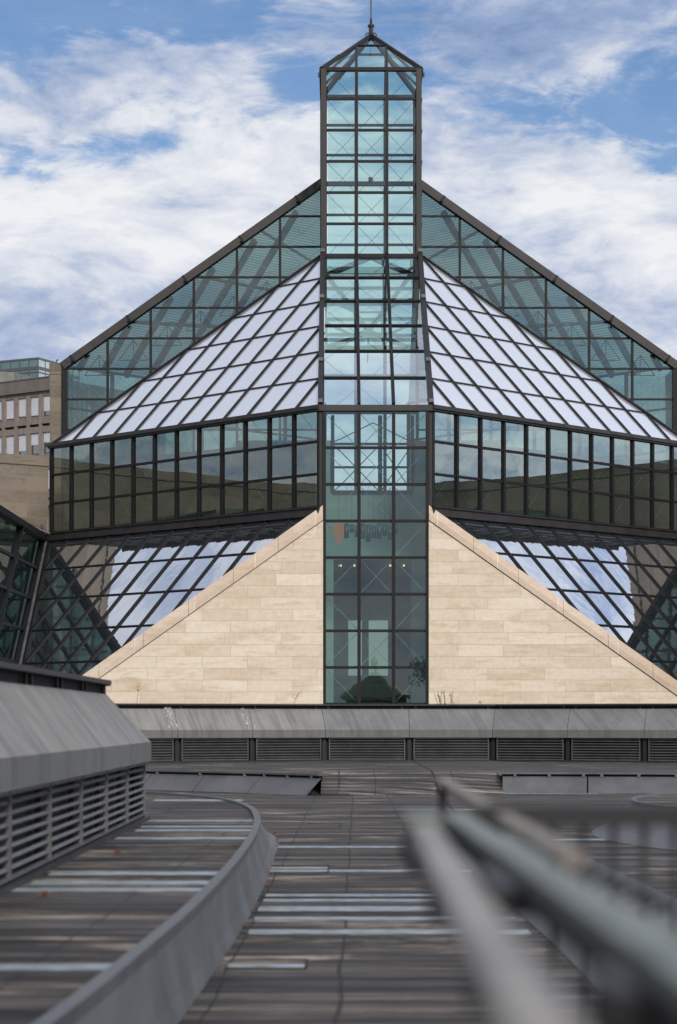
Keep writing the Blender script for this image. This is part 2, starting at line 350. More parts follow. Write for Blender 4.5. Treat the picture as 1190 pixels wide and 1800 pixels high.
# left raised terrace: top edge and foot of its zinc upstand
def interp(pts, n=6):
    r = []
    P = [V((*p, 0)) for p in pts]; P = [P[0]*2-P[1]]+P+[P[-1]*2-P[-2]]
    for i in range(1, len(P)-2):
        for k in range(n):
            t = k/n; a, b, c, d = P[i-1], P[i], P[i+1], P[i+2]
            q = .5*((2*b)+(c-a)*t+(2*a-5*b+4*c-d)*t*t+(3*b-a-3*c+d)*t**3); r.append((q.x, q.y))
    r.append(pts[-1]); return r
TOP = [(-1.5, 3.), (-1.15, 5.8), (-.99, 7.9), (-.88, 10.6), (-.81, 13), (-.766, 16.6), (-.775, 20.6), (-.87, 24.2), (-1.12, 27.6), (-1.7, 30.6), (-2.9, 33.0), (-4.6, 34.4), (-7, 35.2)]
BOT = [(-1.3, 3.), (-1.0, 5.8), (-.87, 8.2), (-.79, 11.), (-.735, 13.4), (-.68, 16.8), (-.672, 20.8), (-.70, 24.6), (-.80, 28.6), (-1.35, 31.9), (-2.7, 34.2), (-4.5, 35.6), (-7, 36.4)]
tp, bt = interp(TOP), interp(BOT)
g = MB(); g.poly([(x, y, U) for x, y in tp]+[(-14, 35.2, U), (-14, 3, U)]); tag(g.build('side_deck', 'deckup'), kind='structure')
def curb(tp, bt, zt, label, group=None, seg=6, lip=.035, name='zinc_upstand'):
    o = empty(name, (bt[len(bt)//2][0], bt[len(bt)//2][1], 0), label, 'upstand', group)
    for i0 in range(0, len(tp)-1, seg):
        m = MB(); i1 = min(i0+seg, len(tp)-1)
        for i in range(i0, i1):
            a, b, c, d = tp[i], tp[i+1], bt[i+1], bt[i]
            if i == i0:
                a = (a[0]+(b[0]-a[0])*.01, a[1]+(b[1]-a[1])*.01); d = (d[0]+(c[0]-d[0])*.01, d[1]+(c[1]-d[1])*.01)
            # curved cove: three strips from rim to foot
            prof = [(0, zt-.02), (.30, zt*.60), (.62, zt*.26), (1, .004)]
            for (u0, z0), (u1, z1) in zip(prof, prof[1:]):
                L = lambda p, q, u: (p[0]+(q[0]-p[0])*u, p[1]+(q[1]-p[1])*u)
                m.poly([(*L(a, d, u0), z0), (*L(b, c, u0), z0), (*L(b, c, u1), z1), (*L(a, d, u1), z1)])
        m.build('zinc_panel', 'zinc', o)
    m = MB()
    for i in range(len(tp)-1):
        a, b = V((*tp[i], 0)), V((*tp[i+1], 0)); t = (b-a).normalized(); n = V((t.y, -t.x, 0))
        m.hexa([a+n*.012+V((0, 0, zt-.03)), b+n*.012+V((0, 0, zt-.03)), b-n*.05+V((0, 0, zt-.03)), a-n*.05+V((0, 0, zt-.03))], [a+n*.02+V((0, 0, zt+.03)), b+n*.02+V((0, 0, zt+.03)), b-n*.05+V((0, 0, zt+.03)), a-n*.05+V((0, 0, zt+.03))])
    m.build('rim_strip', 'zinc', o); return o
curb(tp, bt, U, 'long curving grey zinc upstand edging the raised terrace beside the louvred wall')
# upstands of the far raised deck
def far_curb(line, label, flip):
    o = empty('zinc_upstand', (line[1][0], line[1][1], 0), label, 'upstand')
    P = [V((x, y, 0)) for x, y in line]; N = []
    for i in range(len(P)):
        t = (P[min(i+1, len(P)-1)]-P[max(i-1, 0)]).normalized(); n = V((t.y, -t.x, 0)); N.append(n if n.y < 0 else -n)
    lip = MB(); gap = MB()
    Q = lambda i, o_, z: P[i]+N[i]*o_+V((0, 0, z))
    for i in range(len(P)-1):
        lip.hexa([Q(i, .05, U-.035), Q(i+1, .05, U-.035), Q(i+1, -.05, U-.035), Q(i, -.05, U-.035)], [Q(i, .05, U+.006), Q(i+1, .05, U+.006), Q(i+1, -.05, U+.006), Q(i, -.05, U+.006)])
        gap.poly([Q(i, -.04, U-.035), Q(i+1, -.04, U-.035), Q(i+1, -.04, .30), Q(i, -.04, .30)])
        n = max(1, round((P[i+1]-P[i]).length/1.7))
        for k in range(n):
            f = lambda t, o_, z: (Q(i, o_, z)).lerp(Q(i+1, o_, z), t)
            a, b = (k+.008)/n, (k+1-.008)/n
            MB().hexa([f(a, .02, .345), f(b, .02, .345), f(b, -.03, .345), f(a, -.03, .345)], [f(a, .40, .004), f(b, .40, .004), f(b, .34, .004), f(a, .34, .004)]).build('zinc_panel', 'zinc', o)
    lip.build('rim_strip', 'zinc', o); gap.build('shadow_gap', 'black', o)
    for i in range(len(P)-1):
        for t in (.15, .55, .95): c = Q(i, 0, 0).lerp(Q(i+1, 0, 0), t); MB().box((c.x-.03, c.y-.05, .34), (c.x+.03, c.y+.02, U-.036)).build('bracket', 'slat', o)
    return o
far_curb(LE, 'low curved grey zinc upstand left of the boarded ramp', 0)
far_curb([(3.42, 46.55)]+RE[1:], 'low grey zinc upstand with joints right of the boarded ramp', 1)
# mounds on the right
tR = interp([(9, 24.0), (6.2, 24.8), (4.6, 26.2), (3.9, 28.4), (4.15, 30.8), (5.2, 32.8), (7.2, 34.2), (10, 35)])
bR = interp([(9, 22.8), (6.0, 23.6), (4.2, 25.1), (3.35, 28.2), (3.7, 31.4), (5.0, 33.8), (7.2, 35.2), (10, 36)])
g = MB(); g.poly([(x, y, U) for x, y in tR[::-1]]); tag(g.build('round_deck', 'deckup'), kind='structure')
curb(tR[::-1], bR[::-1], U, 'rounded grey zinc upstand round the boarded mound at the right edge')
tQ = interp([(1.66, 4), (1.65, 9), (1.66, 15), (1.58, 20), (1.60, 24), (1.72, 27.6)])
bQ = interp([(1.44, 4), (1.43, 9), (1.44, 15), (1.34, 20), (1.38, 25), (1.50, 29.2)])
curb(tQ, bQ, .12, 'straight grey zinc upstand behind the blurred handrails')
g = MB(); g.poly([(x, y, .118) for x, y in tQ]+[(2.0, 27.9, .118), (2.5, 24, .118), (2.9, 4, .118)]); tag(g.build('narrow_deck', 'zinc'), kind='structure')
# pale grip strips let into the boards: (pixel row, left px, right px, rows thick, level)
strips = [(1407, 272, 428, 2.0, U), (1443, 262, 448, 2.2, U), (1453.5, 250, 446, 2.4, U), (1460, 240, 443, 3, U), (1474, 205, 437, 3.2, U), (1536, 90, 393, 5.0, U), (1552, 58, 378, 5.5, U), (1565, 25, 372, 6., U), (1701, -120, 225, 10, U),
           (1489, 486, 815, 2.6, 0), (1526, 478, 577, 2.2, 0), (1531, 476, 828, 3.0, 0), (1574, 468, 866, 3.4, 0), (1583, 464, 874, 3.6, 0), (1598, 455, 888, 7.5, 0), (1615, 448, 905, 5., 0), (1638.5, 438, 930, 7, 0), (1698, 402, 536, 5, 0), (1476, 960, 1075, 2.2, 0), (1394.5, 885, 1190, 1.5, 0)]
for (py, x0, x1, th, z) in strips:
    h = E-z; Y0, Y1 = F*h/(py+th/2-HY), F*h/(py-th/2-HY)
    Ym = (Y0+Y1)/2; g = MB(); g.box(((x0-CX)/F*Ym, Y0, z+.001), ((x1-CX)/F*Ym, Y1, z+.005))
    tag(g.build('grip_strip', 'strip'), kind='structure')
# frame lines round the two short access lids
for (py0, py1, x0, x1) in [(1687, 1704, 400, 540), (1521, 1535, 478, 578), (1448.5, 1456, 540, 598)]:
    Y0, Y1 = F*E/(py1-HY), F*E/(py0-HY); Ym = (Y0+Y1)/2; X0, X1 = (x0-CX)/F*Ym, (x1-CX)/F*Ym; g = MB()
    for a, b in [((X0, Y1), (X1, Y1)), ((X1, Y1), (X1, Y0)), ((X1, Y0), (X0, Y0))]: g.bar((*a, .004), (*b, .004), .014, .004, (0, 0, 1))
    tag(g.build('lid_joint', 'seam'), kind='structure')
# fallen leaves along the foot of the upstand
spots = [(483, 1466), (483.5, 1472), (484, 1480), (481, 1490), (474, 1525), (461, 1555), (466, 1557), (456, 1556), (443, 1604), (430, 1627), (427, 1632), (392, 1682), (388, 1688), (479, 1500), (482, 1485), (470, 1538)]
lm = []
for k in range(3):
    m = MB(); n = 9; pts = [(math.cos(2*math.pi*i/n)*(.035 if i % 2 else .02), math.sin(2*math.pi*i/n)*(.03 if i % 2 else .017)) for i in range(n)]
    m.hexa([(x, y, .004+random.uniform(0, .02)) for x, y in pts], [(x, y, .009+random.uniform(0, .02)) for x, y in pts]); lm.append(m)
for i, (px, py) in enumerate(spots):
    Y = F*E/(py-HY); o = lm[i % 3].build('fallen_leaf', 'autumn'); o.location = ((px-CX)/F*Y+random.uniform(0, .02), Y, .005); o.rotation_euler = (random.uniform(-.2, .5), 0, random.uniform(0, 6)); k = random.uniform(.7, 1.3)*(Y/22); o.scale = (k, k, k)
    tag(o, 'brown fallen leaf lying against the foot of the curving zinc upstand', 'leaf', 'leaves fallen along the zinc upstand')
for (px, py, wh) in [(208, 1502, 'beside the middle of the louvred wall'), (80, 1578, 'below three close pale strips'), (298, 1426, 'at the far end of the louvred wall')]:
    Y = F*(E-U)/(py-HY); o = lm[0].build('fallen_leaf', 'autumn'); o.location = ((px-CX)/F*Y, Y, U+.005); o.scale = (1.3, 1.3, 1.3)
    tag(o, 'single brown leaf on the boards '+wh, 'leaf')

# ------------------------------------------------------------------ louvred parapets
def parapet(name, line, mats, label, start_gap=.13, slats=8, pitch=2.1, capback=1.6, rim=None, zt=1.83, caproof=.09):
    """line: list of plan segments' corner points, drawn so that the outward side is at the right hand"""
    o = empty(name, (line[0][0], line[0][1], U), label, 'parapet')
    P = [V((x, y, 0)) for x, y in line]; T_ = [(P[i+1]-P[i]).normalized() for i in range(len(P)-1)]; N = []
    for i in range(len(P)):
        a = T_[max(i-1, 0)]; b = T_[min(i, len(T_)-1)]; na, nb = V((a.y, -a.x, 0)), V((b.y, -b.x, 0)); n = na+nb; n = n/(n.length**2/2) if n.length else na
        N.append(n)
    Q = lambda i, o_, z: P[i]+N[i]*o_+V((0, 0, z))
    zl, zf = 1.065, 1.275
    back = MB(); cap = MB(); under = MB(); sill = MB()
    for i in range(len(P)-1):
        L = (P[i+1]-P[i]).length; n = max(1, round(L/pitch)); f = lambda t, o_, z: Q(i, o_, z).lerp(Q(i+1, o_, z), t)
        nrm = V((T_[i].y, -T_[i].x, 0))
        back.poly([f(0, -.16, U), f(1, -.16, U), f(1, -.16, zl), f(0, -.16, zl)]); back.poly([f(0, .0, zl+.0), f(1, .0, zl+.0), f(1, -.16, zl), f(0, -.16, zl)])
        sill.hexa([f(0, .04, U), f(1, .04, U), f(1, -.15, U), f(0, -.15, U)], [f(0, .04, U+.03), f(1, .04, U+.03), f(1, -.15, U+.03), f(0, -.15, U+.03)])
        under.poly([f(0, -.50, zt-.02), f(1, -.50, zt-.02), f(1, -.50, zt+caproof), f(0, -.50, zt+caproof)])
        cap.hexa([f(0, -.38, zt+caproof), f(1, -.38, zt+caproof), f(1, -.38-capback, zt+caproof), f(0, -.38-capback, zt+caproof)], [f(0, -.38, zt+caproof+.045), f(1, -.38, zt+caproof+.045), f(1, -.38-capback, zt+caproof+.045), f(0, -.38-capback, zt+caproof+.045)])
        for k in range(n):
            a, b = k/n, (k+1)/n; e = .006/(L/n)/n
            cm = mats[i] if i < len(mats) else mats[-1]
            m = MB()
            a2 = a+e if (k or i) else a; b2 = b-e
            m.hexa([f(a2, .05, zf), f(b2, .05, zf), f(b2, -.02, zf-.10), f(a2, -.02, zf-.10)], [f(a2, -.44, zt), f(b2, -.44, zt), f(b2, -.54, zt-.06), f(a2, -.54, zt-.06)])
            pan = m.build('concrete_panel', cm, o)
            m = MB(); m.hexa([f(a2, .052, zl), f(b2, .052, zl), f(b2, -.05, zl), f(a2, -.05, zl)], [f(a2, .055, zf-.002), f(b2, .055, zf-.002), f(b2, -.05, zf-.002), f(a2, -.05, zf-.002)])
            m.build('concrete_edge', 'fasciaconc', o)
            # grille
            ga, gb = a+(start_gap*.5/L), b-(start_gap*.5/L)
            if (L/n) > .6:
                p0, p1 = f(ga, -.03, 0), f(gb, -.03, 0); m = MB()
                zb, zz = U+.045, zl-.015
                for z in (zb+.012, zz-.012): m.bar(p0+V((0, 0, z)), p1+V((0, 0, z)), .024, .04, nrm)
                for p in (p0, p1): m.bar(p+V((0, 0, zb)), p+V((0, 0, zz)), .020, .045, nrm)
                for j in range(1, slats):
                    z = zb+(zz-zb)*j/slats; dz = random.uniform(-.002, .002)
                    dn_ = (nrm+V((0, 0, -.75))).normalized()
                    m.bar(p0+V((0, 0, z+dz)), p1+V((0, 0, z-dz)), .010, .030, dn_)
                m.build('louvre_grille', 'slat', o)
                mm = MB()
                mm.bar(f(a, -.10, U+.03), f(a, -.10, zl), .10, .05, nrm); mm.build('post', 'frame2', o)
            for t in ((a+.04/1, b-.05) if n == 1 else (a+.08/n, b-.08/n)): MB().bar(f(t, -.46, zt-.05), f(t, -.46, zt+caproof), .05, .04, nrm).build('cap_bracket', 'frame2', o)
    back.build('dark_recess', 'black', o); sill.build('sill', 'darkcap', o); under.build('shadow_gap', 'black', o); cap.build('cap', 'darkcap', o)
    return o
ph = R(24)
LX, LY = -.35-math.cos(ph)*2.1*6, 59.6-math.sin(ph)*2.1*6
RX, RY = 4.13+math.cos(ph)*2.1*6, 59.6-math.sin(ph)*2.1*6
fp = parapet('louvred_parapet', [(LX, LY), (-.35, 59.6), (4.13, 59.6), (RX, RY)], ['concrete', 'concrete_shade', 'concrete_shade'], 'low grey concrete parapet with louvre grilles in front of the glass museum', slats=8, start_gap=.25)
# repair scars on the left run of the far parapet
sc = MB()
for _ in range(110):
    d = 2.1*random.choice([1, 2, 2])+random.gauss(.10, .07); tt = random.random()
    bx, by = -.35-math.cos(ph)*d, 59.6-math.sin(ph)*d
    nx, ny = math.sin(ph), -math.cos(ph); off = .055-.49*tt; z = 1.277+.555*tt
    s1 = random.uniform(.008, .026)
    sc.bar((bx+nx*off-.02*tt, by+ny*off, z), (bx+nx*(off-.07)+random.uniform(-.02, .02), by+ny*(off-.07), z+.08), s1, .012, (nx, ny, .8))
sc.build('repair_scars', 'scar', fp)
parapet('louvred_parapet', [(-2.1, 4.3), (-2.1, 24.3), (-2.22, 25.3), (-2.6, 26.3), (-3.3, 27.1), (-5.4, 27.9), (-9, 28.2)], ['concrete'], 'near grey concrete parapet with louvre grilles and dark cap along the left edge', slats=8, start_gap=.06, pitch=2.0, zt=1.80, caproof=.10)

# ------------------------------------------------------------------ museum
XA = 1.9; H = 2.8; Y0 = 113.0; q = 1.304; vz = 1.844; ZB = 12.05; ZT = 17.44; ZA = 28.4; YC = Y0+12*q; YG = YC+5.6
rz = (ZA-ZT)/6
mus = empty('museum_building', (XA, Y0, 0), 'glass and pale stone museum with a tall central glass tower and sloping glass roofs', 'building')
def P3(s, x, y, z): return V((XA+s*x, y, z))
def grp(name, m, mb): return mb.build(name, m, mus)

def wing(s):
    nb = V((s*.7071, -.7071, 0))
    # --- vertical band, 12 bays by 3
    fr = MB(); par_panes = []
    hh = (ZT-ZB)
    b0, b1 = ZB+.40, ZT-.02
    rows = [b0+(b1-b0)*k/3 for k in range(4)]
    Pb = lambda i, z, o=0: P3(s, H+.05+q*i, Y0+q*i, z)+nb*o
    for i in range(13):
        fr.bar(Pb(i, ZB), Pb(i, ZT), .16, .22, nb, .0)
    for k in (1, 2): fr.bar(Pb(0, rows[k]), Pb(12, rows[k]), .13, .16, nb, .0)
    fr.bar(Pb(0, b0), Pb(12, b0), .10, .16, nb); fr.bar(Pb(0, b1-.05), Pb(12, b1-.05), .10, .16, nb)
    fo = grp('band_frame', 'frame', fr)
    fa = MB(); fa.bar(Pb(-.12, ZB+.14), Pb(12.05, ZB+.14), .46, .40, nb, .10); fa.bar(Pb(-.12, ZB+.34), Pb(12.05, ZB+.34), .06, .56, nb, .12)
    fa.build('lower_fascia', 'fascia', fo)
    fa = MB(); fa.bar(Pb(-.1, ZT+.05), Pb(12.1, ZT+.05), .20, .50, nb, .08); fa.bar(Pb(-.1, ZT-.10), Pb(12.05, ZT-.10), .08, .34, nb, .06)
    fa.build('eave_gutter', 'fascia', fo)
    for i in range(12):
        for k in range(3):
            pane('band_pane', [Pb(i+.03, rows[k]), Pb(i+.97, rows[k]), Pb(i+.97, rows[k+1]), Pb(i+.03, rows[k+1])], nb, 'bandglass', fo, .0045)
    rod = MB()
    for i in range(12):
        a = [(0, 1), (1, 2), (2, 3)]
        for k in range(3):
            if (i+k) % 2 == 0: rod.tube(Pb(i+.05, rows[k], -.35), Pb(i+.95, rows[k+1], -.35), .016, seg=5)
            else: rod.tube(Pb(i+.05, rows[k+1], -.35), Pb(i+.95, rows[k], -.35), .016, seg=5)
            if (i*3+k) % 3 == 0: rod.tube(Pb(i+.05, rows[k+1], -.37), Pb(i+.95, rows[k], -.37), .016, seg=5)
    rod.build('tension_rods', 'rod', fo)
    # --- upper sloping roof
    Up = lambda a, t: P3(s, H+q*a, Y0+q*a+2*q*t, ZT+.10+rz*t)
    nu = V((s*.7071*math.sin(R(45)), -.7071*math.sin(R(45)), math.cos(R(45))))
    e1 = Up(1, 0)-Up(0, 0); e2 = Up(0, 1)-Up(0, 0); nu = e1.cross(e2).normalized(); nu = nu if nu.z > 0 else -nu
    fr = MB()
    for r in range(1, 13):
        t1 = r if r <= 6 else 6-(r-6); a1 = r-t1
        fr.bar(Up(r, 0), Up(a1, t1)+(Up(a1, t1)-Up(r, 0)).normalized()*.18, .15, .09, nu, .03)
    ro = grp('roof_frame', 'frame', fr)
    pur = MB()
    for t in range(1, 6): pur.bar(Up(0, t), Up(12-2*t, t), .075, .07, nu, .02)
    pur.bar(Up(0, 0), Up(12, 0), .14, .2, nu, 0)
    pur.build('purlins', 'frame', ro)
    hp = MB(); hp.bar(Up(0, 6), Up(12.1, -.05), .16, .26, nu, .0); hp.build('hip_rail', 'frame', ro)
    for r in range(0, 14):
        for t in range(6):
            pl = [(r-t, t), (r+1-t, t), (r-t, t+1), (r-1-t, t+1)]
            pl = clip(clip(pl, lambda p: p[0]), lambda p: 12-2*p[1]-p[0])
            if len(pl) > 2 and area(pl) > .02: pane('roof_pane', [Up(*p) for p in pl], nu, 'roofglass', ro, .002)
    # --- lower skirt
    Sk = lambda a, k, o=0: P3(s, H+.15+q*(a+k), Y0+q*(a-k), ZB-.10-vz*k)
    e1 = Sk(1, 0)-Sk(0, 0); e2 = Sk(0, 1)-Sk(0, 0); ns = e1.cross(e2).normalized(); ns = ns if ns.z > 0 else -ns
    fr = MB()
    for a in range(1, 12):
        kend = min(a-.22, 12-a); fr.bar(Sk(a, 0), Sk(a, kend), .15, .09, ns, .03)
    so = grp('skirt_frame', 'frame', fr)
    pur = MB()
    for k in range(1, 6): pur.bar(Sk(k, k), Sk(12-k, k), .075, .07, ns, .02)
    pur.build('purlins', 'frame', so)
    for a in range(0, 12):
        for k in range(6):
            pl = clip(clip([(a, k), (a+1, k), (a+1, k+1), (a, k+1)], lambda p: p[0]-p[1]), lambda p: 12-p[0]-p[1])
            if len(pl) > 2 and area(pl) > .02: pane('skirt_pane', [Sk(*p) for p in pl], ns, 'skirtglass', so, .003)
    # gutter down the valley
    gt = MB(); a, b = Sk(12, 0), Sk(6, 6); a.x += s*.02; b.x += s*.02
    xv = H+16.0
    for kk in range(6):
        a, b = Sk(12-kk-.0, kk), Sk(12-kk-1+.02, kk+1-.02)
        gt.hexa([a+V((0, 0, -.03)), b+V((0, 0, -.03)), b+V((s*.42, .10, -.03)), a+V((s*.42, .10, -.03))], [a+V((0, 0, .03)), b+V((0, 0, .03)), b+V((s*.42, .10, .05)), a+V((s*.42, .10, .05))])
    gt.build('valley_gutter', 'zinc', so)
    vb = MB(); vb.bar(Sk(12, 0), Sk(6, 6), .12, .2, ns, .05); vb.build('valley_rail', 'frame', so)
    # --- stone cheek wall in the plane of the bay
    st = MB(); xo, xi = H+.15+12*q, 2.66
    pts = [(xi, ZB-.35), (xo, ZB-.35-(xo-xi)*.7071), (xo, -.1), (xi, -.1)]
    st.hexa([P3(s, x, Y0-.33, z) for x, z in pts], [P3(s, x, Y0+.9, z) for x, z in pts])
    sw = grp('stone_wall', 'stone', st)
    n = 7; Lx = xo-xi
    for k in range(n):
        x0, x1 = xi+Lx*k/n+.008, xi+Lx*(k+1)/n-.008
        zt = lambda x: ZB+.40-(x-xi)*.7071
        c = MB()
        # bevelled coping block: face, then a chamfer leaning back
        prof = [(-.42, -.72), (-.42, -.40), (-.26, .04), (.95, .10), (.95, -.70)]
        c.hexa([P3(s, x0, Y0+dy, zt(x0)+dz) for dy, dz in prof], [P3(s, x1, Y0+dy, zt(x1)+dz) for dy, dz in prof])
        c.build('coping_stone', 'coping', sw)
    gl = MB(); gl.bar(P3(s, xi, Y0-.336, ZB-.335), P3(s, xo, Y0-.336, ZB-.335-Lx*.7071), .03, .02, (0, -1, 0)); gl.build('coping_joint_shadow', 'seam', sw)  # dark groove under the coping, also drawing its thin shadow line
    # --- gable wall behind
    zr = lambda x: 23.05+(H+12*q-x)*.7078
    fr = MB(); ng = V((0, -1, 0))
    for j in range(1, 7):
        x = H+2*q*j; fr.bar(P3(s, x, YG, 8), P3(s, x, YG, zr(x)-.1), .15 if j < 6 else .34, .18 if j < 6 else .4, ng)
    zrow = [22.83+1.846*j for j in range(-4, 6)]
    for z in zrow:
        xe = H+12*q-max(0, (z-22.83)/.7078)
        if xe > H+.4: fr.bar(P3(s, H, YG, z), P3(s, xe, YG, z), .11, .14, ng)
    go = grp('gable_frame', 'frame', fr)
    rk = MB(); rk.bar(P3(s, H-.1, YG, zr(H-.1)), P3(s, H+12*q+.1, YG, zr(H+12*q+.1)), .46, .6, ng, .0); rk.build('rake_beam', 'fascia', go)
    for j in range(0, 5):
        x = H+1.5+3.4*j; rj = MB(); rj.bar(P3(s, x, YG, zr(x)-.0), P3(s, x+.10, YG, zr(x+.10)), .50, .64, ng)
        rj.tube(P3(s, x, YG-.32, zr(x)-.14), P3(s, x, YG-.50, zr(x)-.14), .10); rj.build('rake_joint', 'frame', go)
    for j in range(6):
        for z in zrow:
            x0, x1 = H+2*q*j, H+2*q*(j+1)
            pl = clip([(x0, z), (x1, z), (x1, z+1.846), (x0, z+1.846)], lambda p: zr(p[0])-.1-p[1])
            # only what rises above the front roof can be seen
            if len(pl) > 2 and area(pl) > .05 and z+1.9 > 17.4+(H+12*q-x1)*.70-2.5: pane('gable_pane', [P3(s, x, YG, zz) for x, zz in pl], ng, 'gableglass', go, .002)
    rod = MB()
    for j in range(6):
        for z in zrow[2:]:
            x0, x1 = H+2*q*j+.1, H+2*q*(j+1)-.1
            if z+1.846 < zr(x1)+1.0 and z > 17.4+(H+12*q-x1)*.70-2.5:
                rod.tube(P3(s, x0, YG+.4, z), P3(s, x1, YG+.4, min(z+1.846, zr(x1)-.2)), .014, seg=5); 
                if z+1.846 < zr(x0): rod.tube(P3(s, x0, YG+.4, min(z+1.846, zr(x0)-.2)), P3(s, x1, YG+.4, z), .014, seg=5)
    rod.build('tension_rods', 'rod', go)
    # --- back slope: rafters seen through the gable, screened glass over them
    top = lambda a: P3(s, H+q*a, YG+.1, 23.05+(12-a)*q*.7078)
    fr = MB(); nbk = V((s*.5, .5, .7)); sc_ = MB()
    for a in range(1, 12, 2):
        L = (12-a)
        d = top(a); h = (12-a)/2.0
        # rafter runs down and back, square to the rear eave
        e = P3(s, H+q*a+q*h, YG+.1+q*h, 23.05)
        fr.bar(d.lerp(e, .06), e, .26, .34, nbk, -.25)
    for t in (.25, .5, .75): 
        a0 = 12*t; d = top(a0)
        e = P3(s, H, YG+.1+q*12*(1-t)*1.0, d.z)
        fr.bar(d, e, .14, .2, nbk, -.2)
    bo = grp('back_roof_frame', 'frame2', fr)
    sc_.poly([P3(s, H+12*q, YG+.15, 23.05), P3(s, H, YG+.15, 23.05+12*q*.7078), P3(s, H, YG+.15+12*q, 23.05)]); sc_.build('screened_glazing', 'screen', bo)
    tr = MB()
    for a in range(0, 12, 2):
        h = (12-a)/2.0*.45; m_ = P3(s, H+q*a+q*h, YG+.1+q*h, 23.05+(12-a)*q*.7078*.55)
        for dx in (-.9, 0, .9): tr.tube(m_+V((0, 0, -.3)), m_+V((dx, .2, -1.5)), .03, seg=5)
        tr.tube(m_+V((-.9, .2, -1.5)), m_+V((.9, .2, -1.5)), .03, seg=5)
    tr.build('roof_trusses', 'frame2', bo)
    # back band below
    nb2 = V((s*.7071, .7071, 0)); fr = MB(); Pk = lambda i, z: P3(s, H+12*q-q*i, YG+.15+q*i, z)
    for i in range(0, 13, 2): fr.bar(Pk(i, 10), Pk(i, 23), .16, .2, nb2)
    for z in (12.5, 15.2, 17.9, 20.5, 23.0): fr.bar(Pk(0, z), Pk(12, z), .12, .16, nb2)
    bb = grp('back_wall_frame', 'frame', fr)
    MB().poly([Pk(0, 10), Pk(12, 10), Pk(12, 23), Pk(0, 23)]).build('back_glazing', 'gableglass', bb)
    # --- inner wall behind the band
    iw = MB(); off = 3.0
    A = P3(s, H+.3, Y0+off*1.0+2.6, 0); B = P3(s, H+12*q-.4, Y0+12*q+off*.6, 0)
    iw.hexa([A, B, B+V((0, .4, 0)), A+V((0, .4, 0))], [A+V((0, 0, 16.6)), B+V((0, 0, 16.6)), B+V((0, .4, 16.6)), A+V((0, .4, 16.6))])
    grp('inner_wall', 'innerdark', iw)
    # stone pier by the gable
    pr = MB(); pr.box((min(XA+s*(H+12*q+.15), XA+s*(H+12*q+.88)), YG-.1, 0), (max(XA+s*(H+12*q+.15), XA+s*(H+12*q+.88)), YG+5, 23.05))
    pr.box((min(XA+s*(H+12*q+.12), XA+s*(H+12*q+.91)), YG-.14, 22.5), (max(XA+s*(H+12*q+.12), XA+s*(H+12*q+.91)), YG+5, 23.15))
    grp('stone_pier', 'oldstone', pr)
for s in (-1, 1): wing(s)

# --- central bay
nb = V((0, -1, 0)); fr = MB(); rows = [17.30-1.865*k for k in range(10)]; rows = [r for r in rows if r > 1]; xs = [-2.6, -.88, .88, 2.6]
for x in xs: fr.bar((XA+x, Y0, .2), (XA+x, Y0, ZT), .17, .30, nb, .06)
for z in rows[1:]+[.4]: fr.bar((XA-2.6, Y0, z), (XA+2.6, Y0, z), .14, .16, nb)
bay = grp('bay_frame', 'frame', fr)
for s in (-1, 1): MB().bar((XA+s*2.80, Y0+.1, ZB-.5), (XA+s*2.80, Y0+.1, ZT), .22, .42, nb).build('corner_column', 'frame2', bay)
m = MB(); m.bar((XA-2.95, Y0-.05, ZT+.0), (XA+2.95, Y0-.05, ZT+.0), .30, .44, nb); m.build('eave_beam', 'fascia', bay)
zz = rows+[.4]
for i in range(3):
    for k in range(len(zz)-1): pane('bay_pane', [(XA+xs[i], Y0, zz[k+1]), (XA+xs[i+1], Y0, zz[k+1]), (XA+xs[i+1], Y0, zz[k]), (XA+xs[i], Y0, zz[k])], nb, 'bayglass', bay, .0008)
m = MB()
for k in range(len(zz)-1):
    for i in range(3):
        a = (XA+xs[i]+.12, Y0+.5, zz[k]-.12); b = (XA+xs[i+1]-.12, Y0+.5, zz[k+1]+.12); c = (XA+xs[i]+.12, Y0+.5, zz[k+1]+.12); d = (XA+xs[i+1]-.12, Y0+.5, zz[k]-.12)
        if i == 1 and k % 2 == 0 or i == 1 and k == 1: m.tube(a, b, .017, seg=5); m.tube(c, d, .017, seg=5)
        elif i == 0: (m.tube(a, b, .017, seg=5) if k % 2 or k < 2 else m.tube(c, d, .017, seg=5))
        elif i == 2: (m.tube(c, d, .017, seg=5) if k % 2 or k < 2 else m.tube(a, b, .017, seg=5))
m.build('tension_rods', 'rod', bay)
# --- sloping strip above the bay
Sp = lambda x, t: V((XA+x, Y0+2*q*t, ZT+.12+rz*t)); nst = (Sp(1, 0)-Sp(0, 0)).cross(Sp(0, 1)-Sp(0, 0)).normalized()
fr = MB(); xs2 = [-2.62, -.88, .88, 2.62]
for x in xs2[1:-1]: fr.bar(Sp(x, 0), Sp(x, 6), .17, .3, nst, .04)
for t in range(1, 6): fr.bar(Sp(-2.62, t), Sp(2.62, t), .11, .16, nst)
so = grp('strip_frame', 'frame', fr)
m = MB()
for s in (-1, 1): m.bar(Sp(s*2.80, -.05), Sp(s*2.80, 6), .26, .44, nst, .04)
m.build('edge_beam', 'frame2', so)
m = MB()
for s in (-1, 1):
    for t in (0, 1.5, 4, 6): p = Sp(s*2.8, t)+nst*.3; m.box((p.x-.12, p.y-.12, p.z-.08), (p.x+.12, p.y+.12, p.z+.1))
m.build('fixing', 'slat', so)
for i in range(3):
    for t in range(6): pane('strip_pane', [Sp(xs2[i], t), Sp(xs2[i+1], t), Sp(xs2[i+1], t+1), Sp(xs2[i], t+1)], nst, 'stripglass', so, .002)
m = MB()
